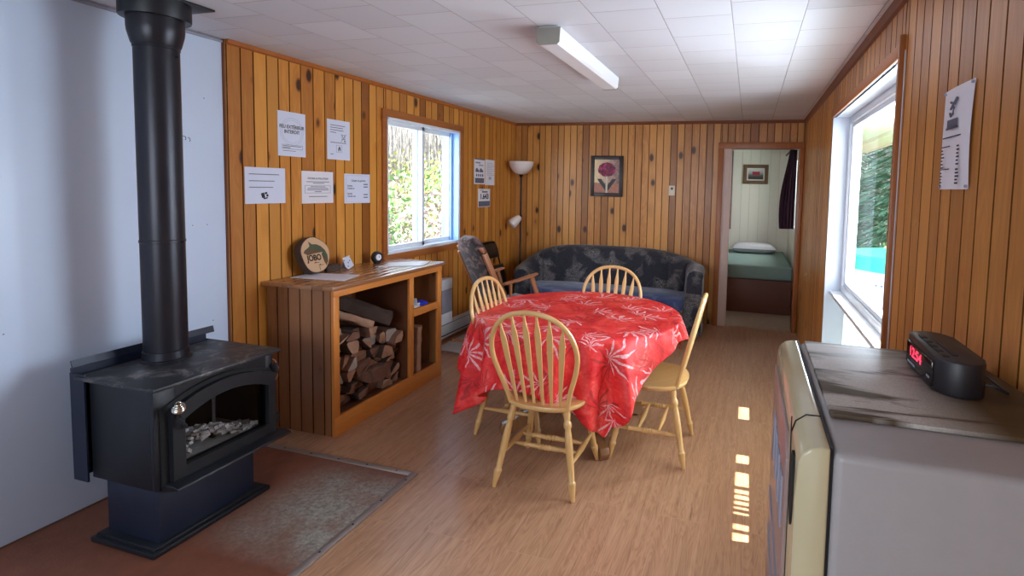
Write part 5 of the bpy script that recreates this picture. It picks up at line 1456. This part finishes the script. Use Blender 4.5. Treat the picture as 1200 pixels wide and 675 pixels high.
mb = MB()
for (cx_, cz_, rr0) in ((0, .37, .15),):
    a0 = radians(-112)
    ring = []
    c_ = mb.bm.verts.new((4.55+.603*cos(a0), 6.1+.603*sin(a0), cz_))
    for k in range(32):
        q = 2*pi*k/32; aa = a0+rr0*cos(q)/.60; ring.append(mb.bm.verts.new((4.55+(.604+.00)*cos(aa), 6.1+.604*sin(aa), cz_+rr0*sin(q))))
    for k in range(32): mb.bm.faces.new((c_, ring[k], ring[(k+1) % 32]))
obj('round_emblem', mb, 'teal', tbx, 0, 'round teal emblem')
mb = MB()
for k in range(9):
    aa = radians(-135+5.2*k); w = .018+.006*(k % 3)
    p = Vector((4.55+.606*cos(aa), 6.1+.606*sin(aa), .66)); mb.boxc(p, (.002, w, .02), Matrix.Rotation(aa, 3, 'Z'))
obj('printed_marks', mb, 'ink_m', tbx, 0)
def thicket(name, label, x0_, x1_, y0_, y1_, n, hmin, hmax, mat, seed):
    rg = random.Random(seed); bm = bmesh.new()
    for _ in range(n):
        x, y = rg.uniform(x0_, x1_), rg.uniform(y0_, y1_); h = rg.uniform(hmin, hmax); z = rg.uniform(-.5, 1.5); w = rg.uniform(.006, .022)
        a = rg.uniform(0, pi); lx, ly = rg.uniform(-.35, .35), rg.uniform(-.35, .35)
        dx, dy = w*cos(a), w*sin(a)
        bm.faces.new([bm.verts.new(p) for p in ((x-dx, y-dy, z), (x+dx, y+dy, z), (x+lx+dx*.3, y+ly+dy*.3, z+h), (x+lx-dx*.3, y+ly-dy*.3, z+h))])
    o = obj(name, bm, mat, None, 0); setp(o, label, 'thicket', None, 'stuff')
thicket('twig_thicket', 'thicket of bare grey twigs beyond the bushes outside the left window', -15, -3.2, 10.5, 24, 9000, 1.2, 4.5, 'trunk', 3)
thicket('twig_thicket', 'thicket of bare grey twigs behind the spruces outside the right window', 4, 13, 16, 24, 4500, 1.5, 5, 'trunk', 4)

# ------------------------------------------------------------------ light
wld = bpy.data.worlds.new('sky'); S.world = wld; wld.use_nodes = True
nt = wld.node_tree; bgn = nt.nodes['Background']
tcn = nt.nodes.new('ShaderNodeTexCoord'); spn = nt.nodes.new('ShaderNodeSeparateXYZ'); rpn = nt.nodes.new('ShaderNodeValToRGB')
nt.links.new(tcn.outputs['Generated'], spn.inputs[0]); nt.links.new(spn.outputs[2], rpn.inputs[0])
rpn.color_ramp.elements[0].position = 0.0; rpn.color_ramp.elements[0].color = (.95, .97, 1, 1)
rpn.color_ramp.elements[1].position = .7; rpn.color_ramp.elements[1].color = (.55, .74, 1, 1)
nt.links.new(rpn.outputs[0], bgn.inputs[0]); bgn.inputs[1].default_value = 3.6

def area(name, loc, target, sx, sy, power, col=(1, 1, 1), portal=False):
    l = bpy.data.lights.new(name, 'AREA'); l.shape = 'RECTANGLE'; l.size = sx; l.size_y = sy; l.energy = power; l.color = col
    o = bpy.data.objects.new(name, l); COL.objects.link(o); o.location = loc
    d = Vector(target)-Vector(loc); o.rotation_euler = d.to_track_quat('-Z', 'Y').to_euler()
    l.cycles.is_portal = portal
    return o
sun = bpy.data.lights.new('sun', 'SUN'); sun.energy = 26; sun.angle = radians(.35); sun.color = (1, .95, .84)
so = bpy.data.objects.new('sun', sun); COL.objects.link(so)
sd_ = Vector((-1, -.12, -1.604)).normalized(); so.rotation_euler = sd_.to_track_quat('-Z', 'Y').to_euler()
# portals in the window openings
area('portal_left', (-.20, (y0+y1)/2, (z0+z1)/2), (1, (y0+y1)/2, (z0+z1)/2), 1.1, 1.1, 1, portal=True)
area('portal_right', (XF+.10, (ya+yb)/2, 1.48), (0, (ya+yb)/2, 1.48), 1.8, 1.2, 1, portal=True)
area('portal_rear', ((FO[0]+FO[1])/2, YF-.12, 1.48), ((FO[0]+FO[1])/2, 5, 1.48), 1.9, 1.15, 1, portal=True)
area('portal_bed', (BX1+.12, 7.65, 1.53), (0, 7.65, 1.53), 1.3, 1.0, 1, portal=True)
# unseen lamps added outside the windows to strengthen the daylight

area('daylight_fill_right', (4.30, 3.0, 1.55), (.4, 2.9, 1.2), 1.15, 2.0, 85, (.76, .87, 1))
area('daylight_fill_right', (4.34, 5.0, 1.62), (0, 1.6, 1.4), .8, .75, 340, (.74, .86, 1))
area('daylight_fill_left', (-.75, 3.35, 1.6), (1.5, 5.2, 1.2), 1.0, 1.2, 34, (.88, .94, 1))
area('daylight_fill_rear', ((FO[0]+FO[1])/2, YF-.5, 1.7), (1.6, 3., .9), 1.8, 1.1, 60, (.78, .88, 1))  # fill light added behind the viewer
area('daylight_fill_bedroom', (BX1+.45, 8.0, 1.7), (2.2, 7.7, 1.1), 1.0, 1.0, 30, (.95, .97, 1))

S.view_settings.view_transform = 'Standard'; S.view_settings.look = 'None'; S.view_settings.exposure = .12; S.view_settings.gamma = 1
S.cycles.max_bounces = 10; S.cycles.diffuse_bounces = 6; S.cycles.transparent_max_bounces = 12; S.cycles.sample_clamp_indirect = 6
S.cycles.use_denoising = True
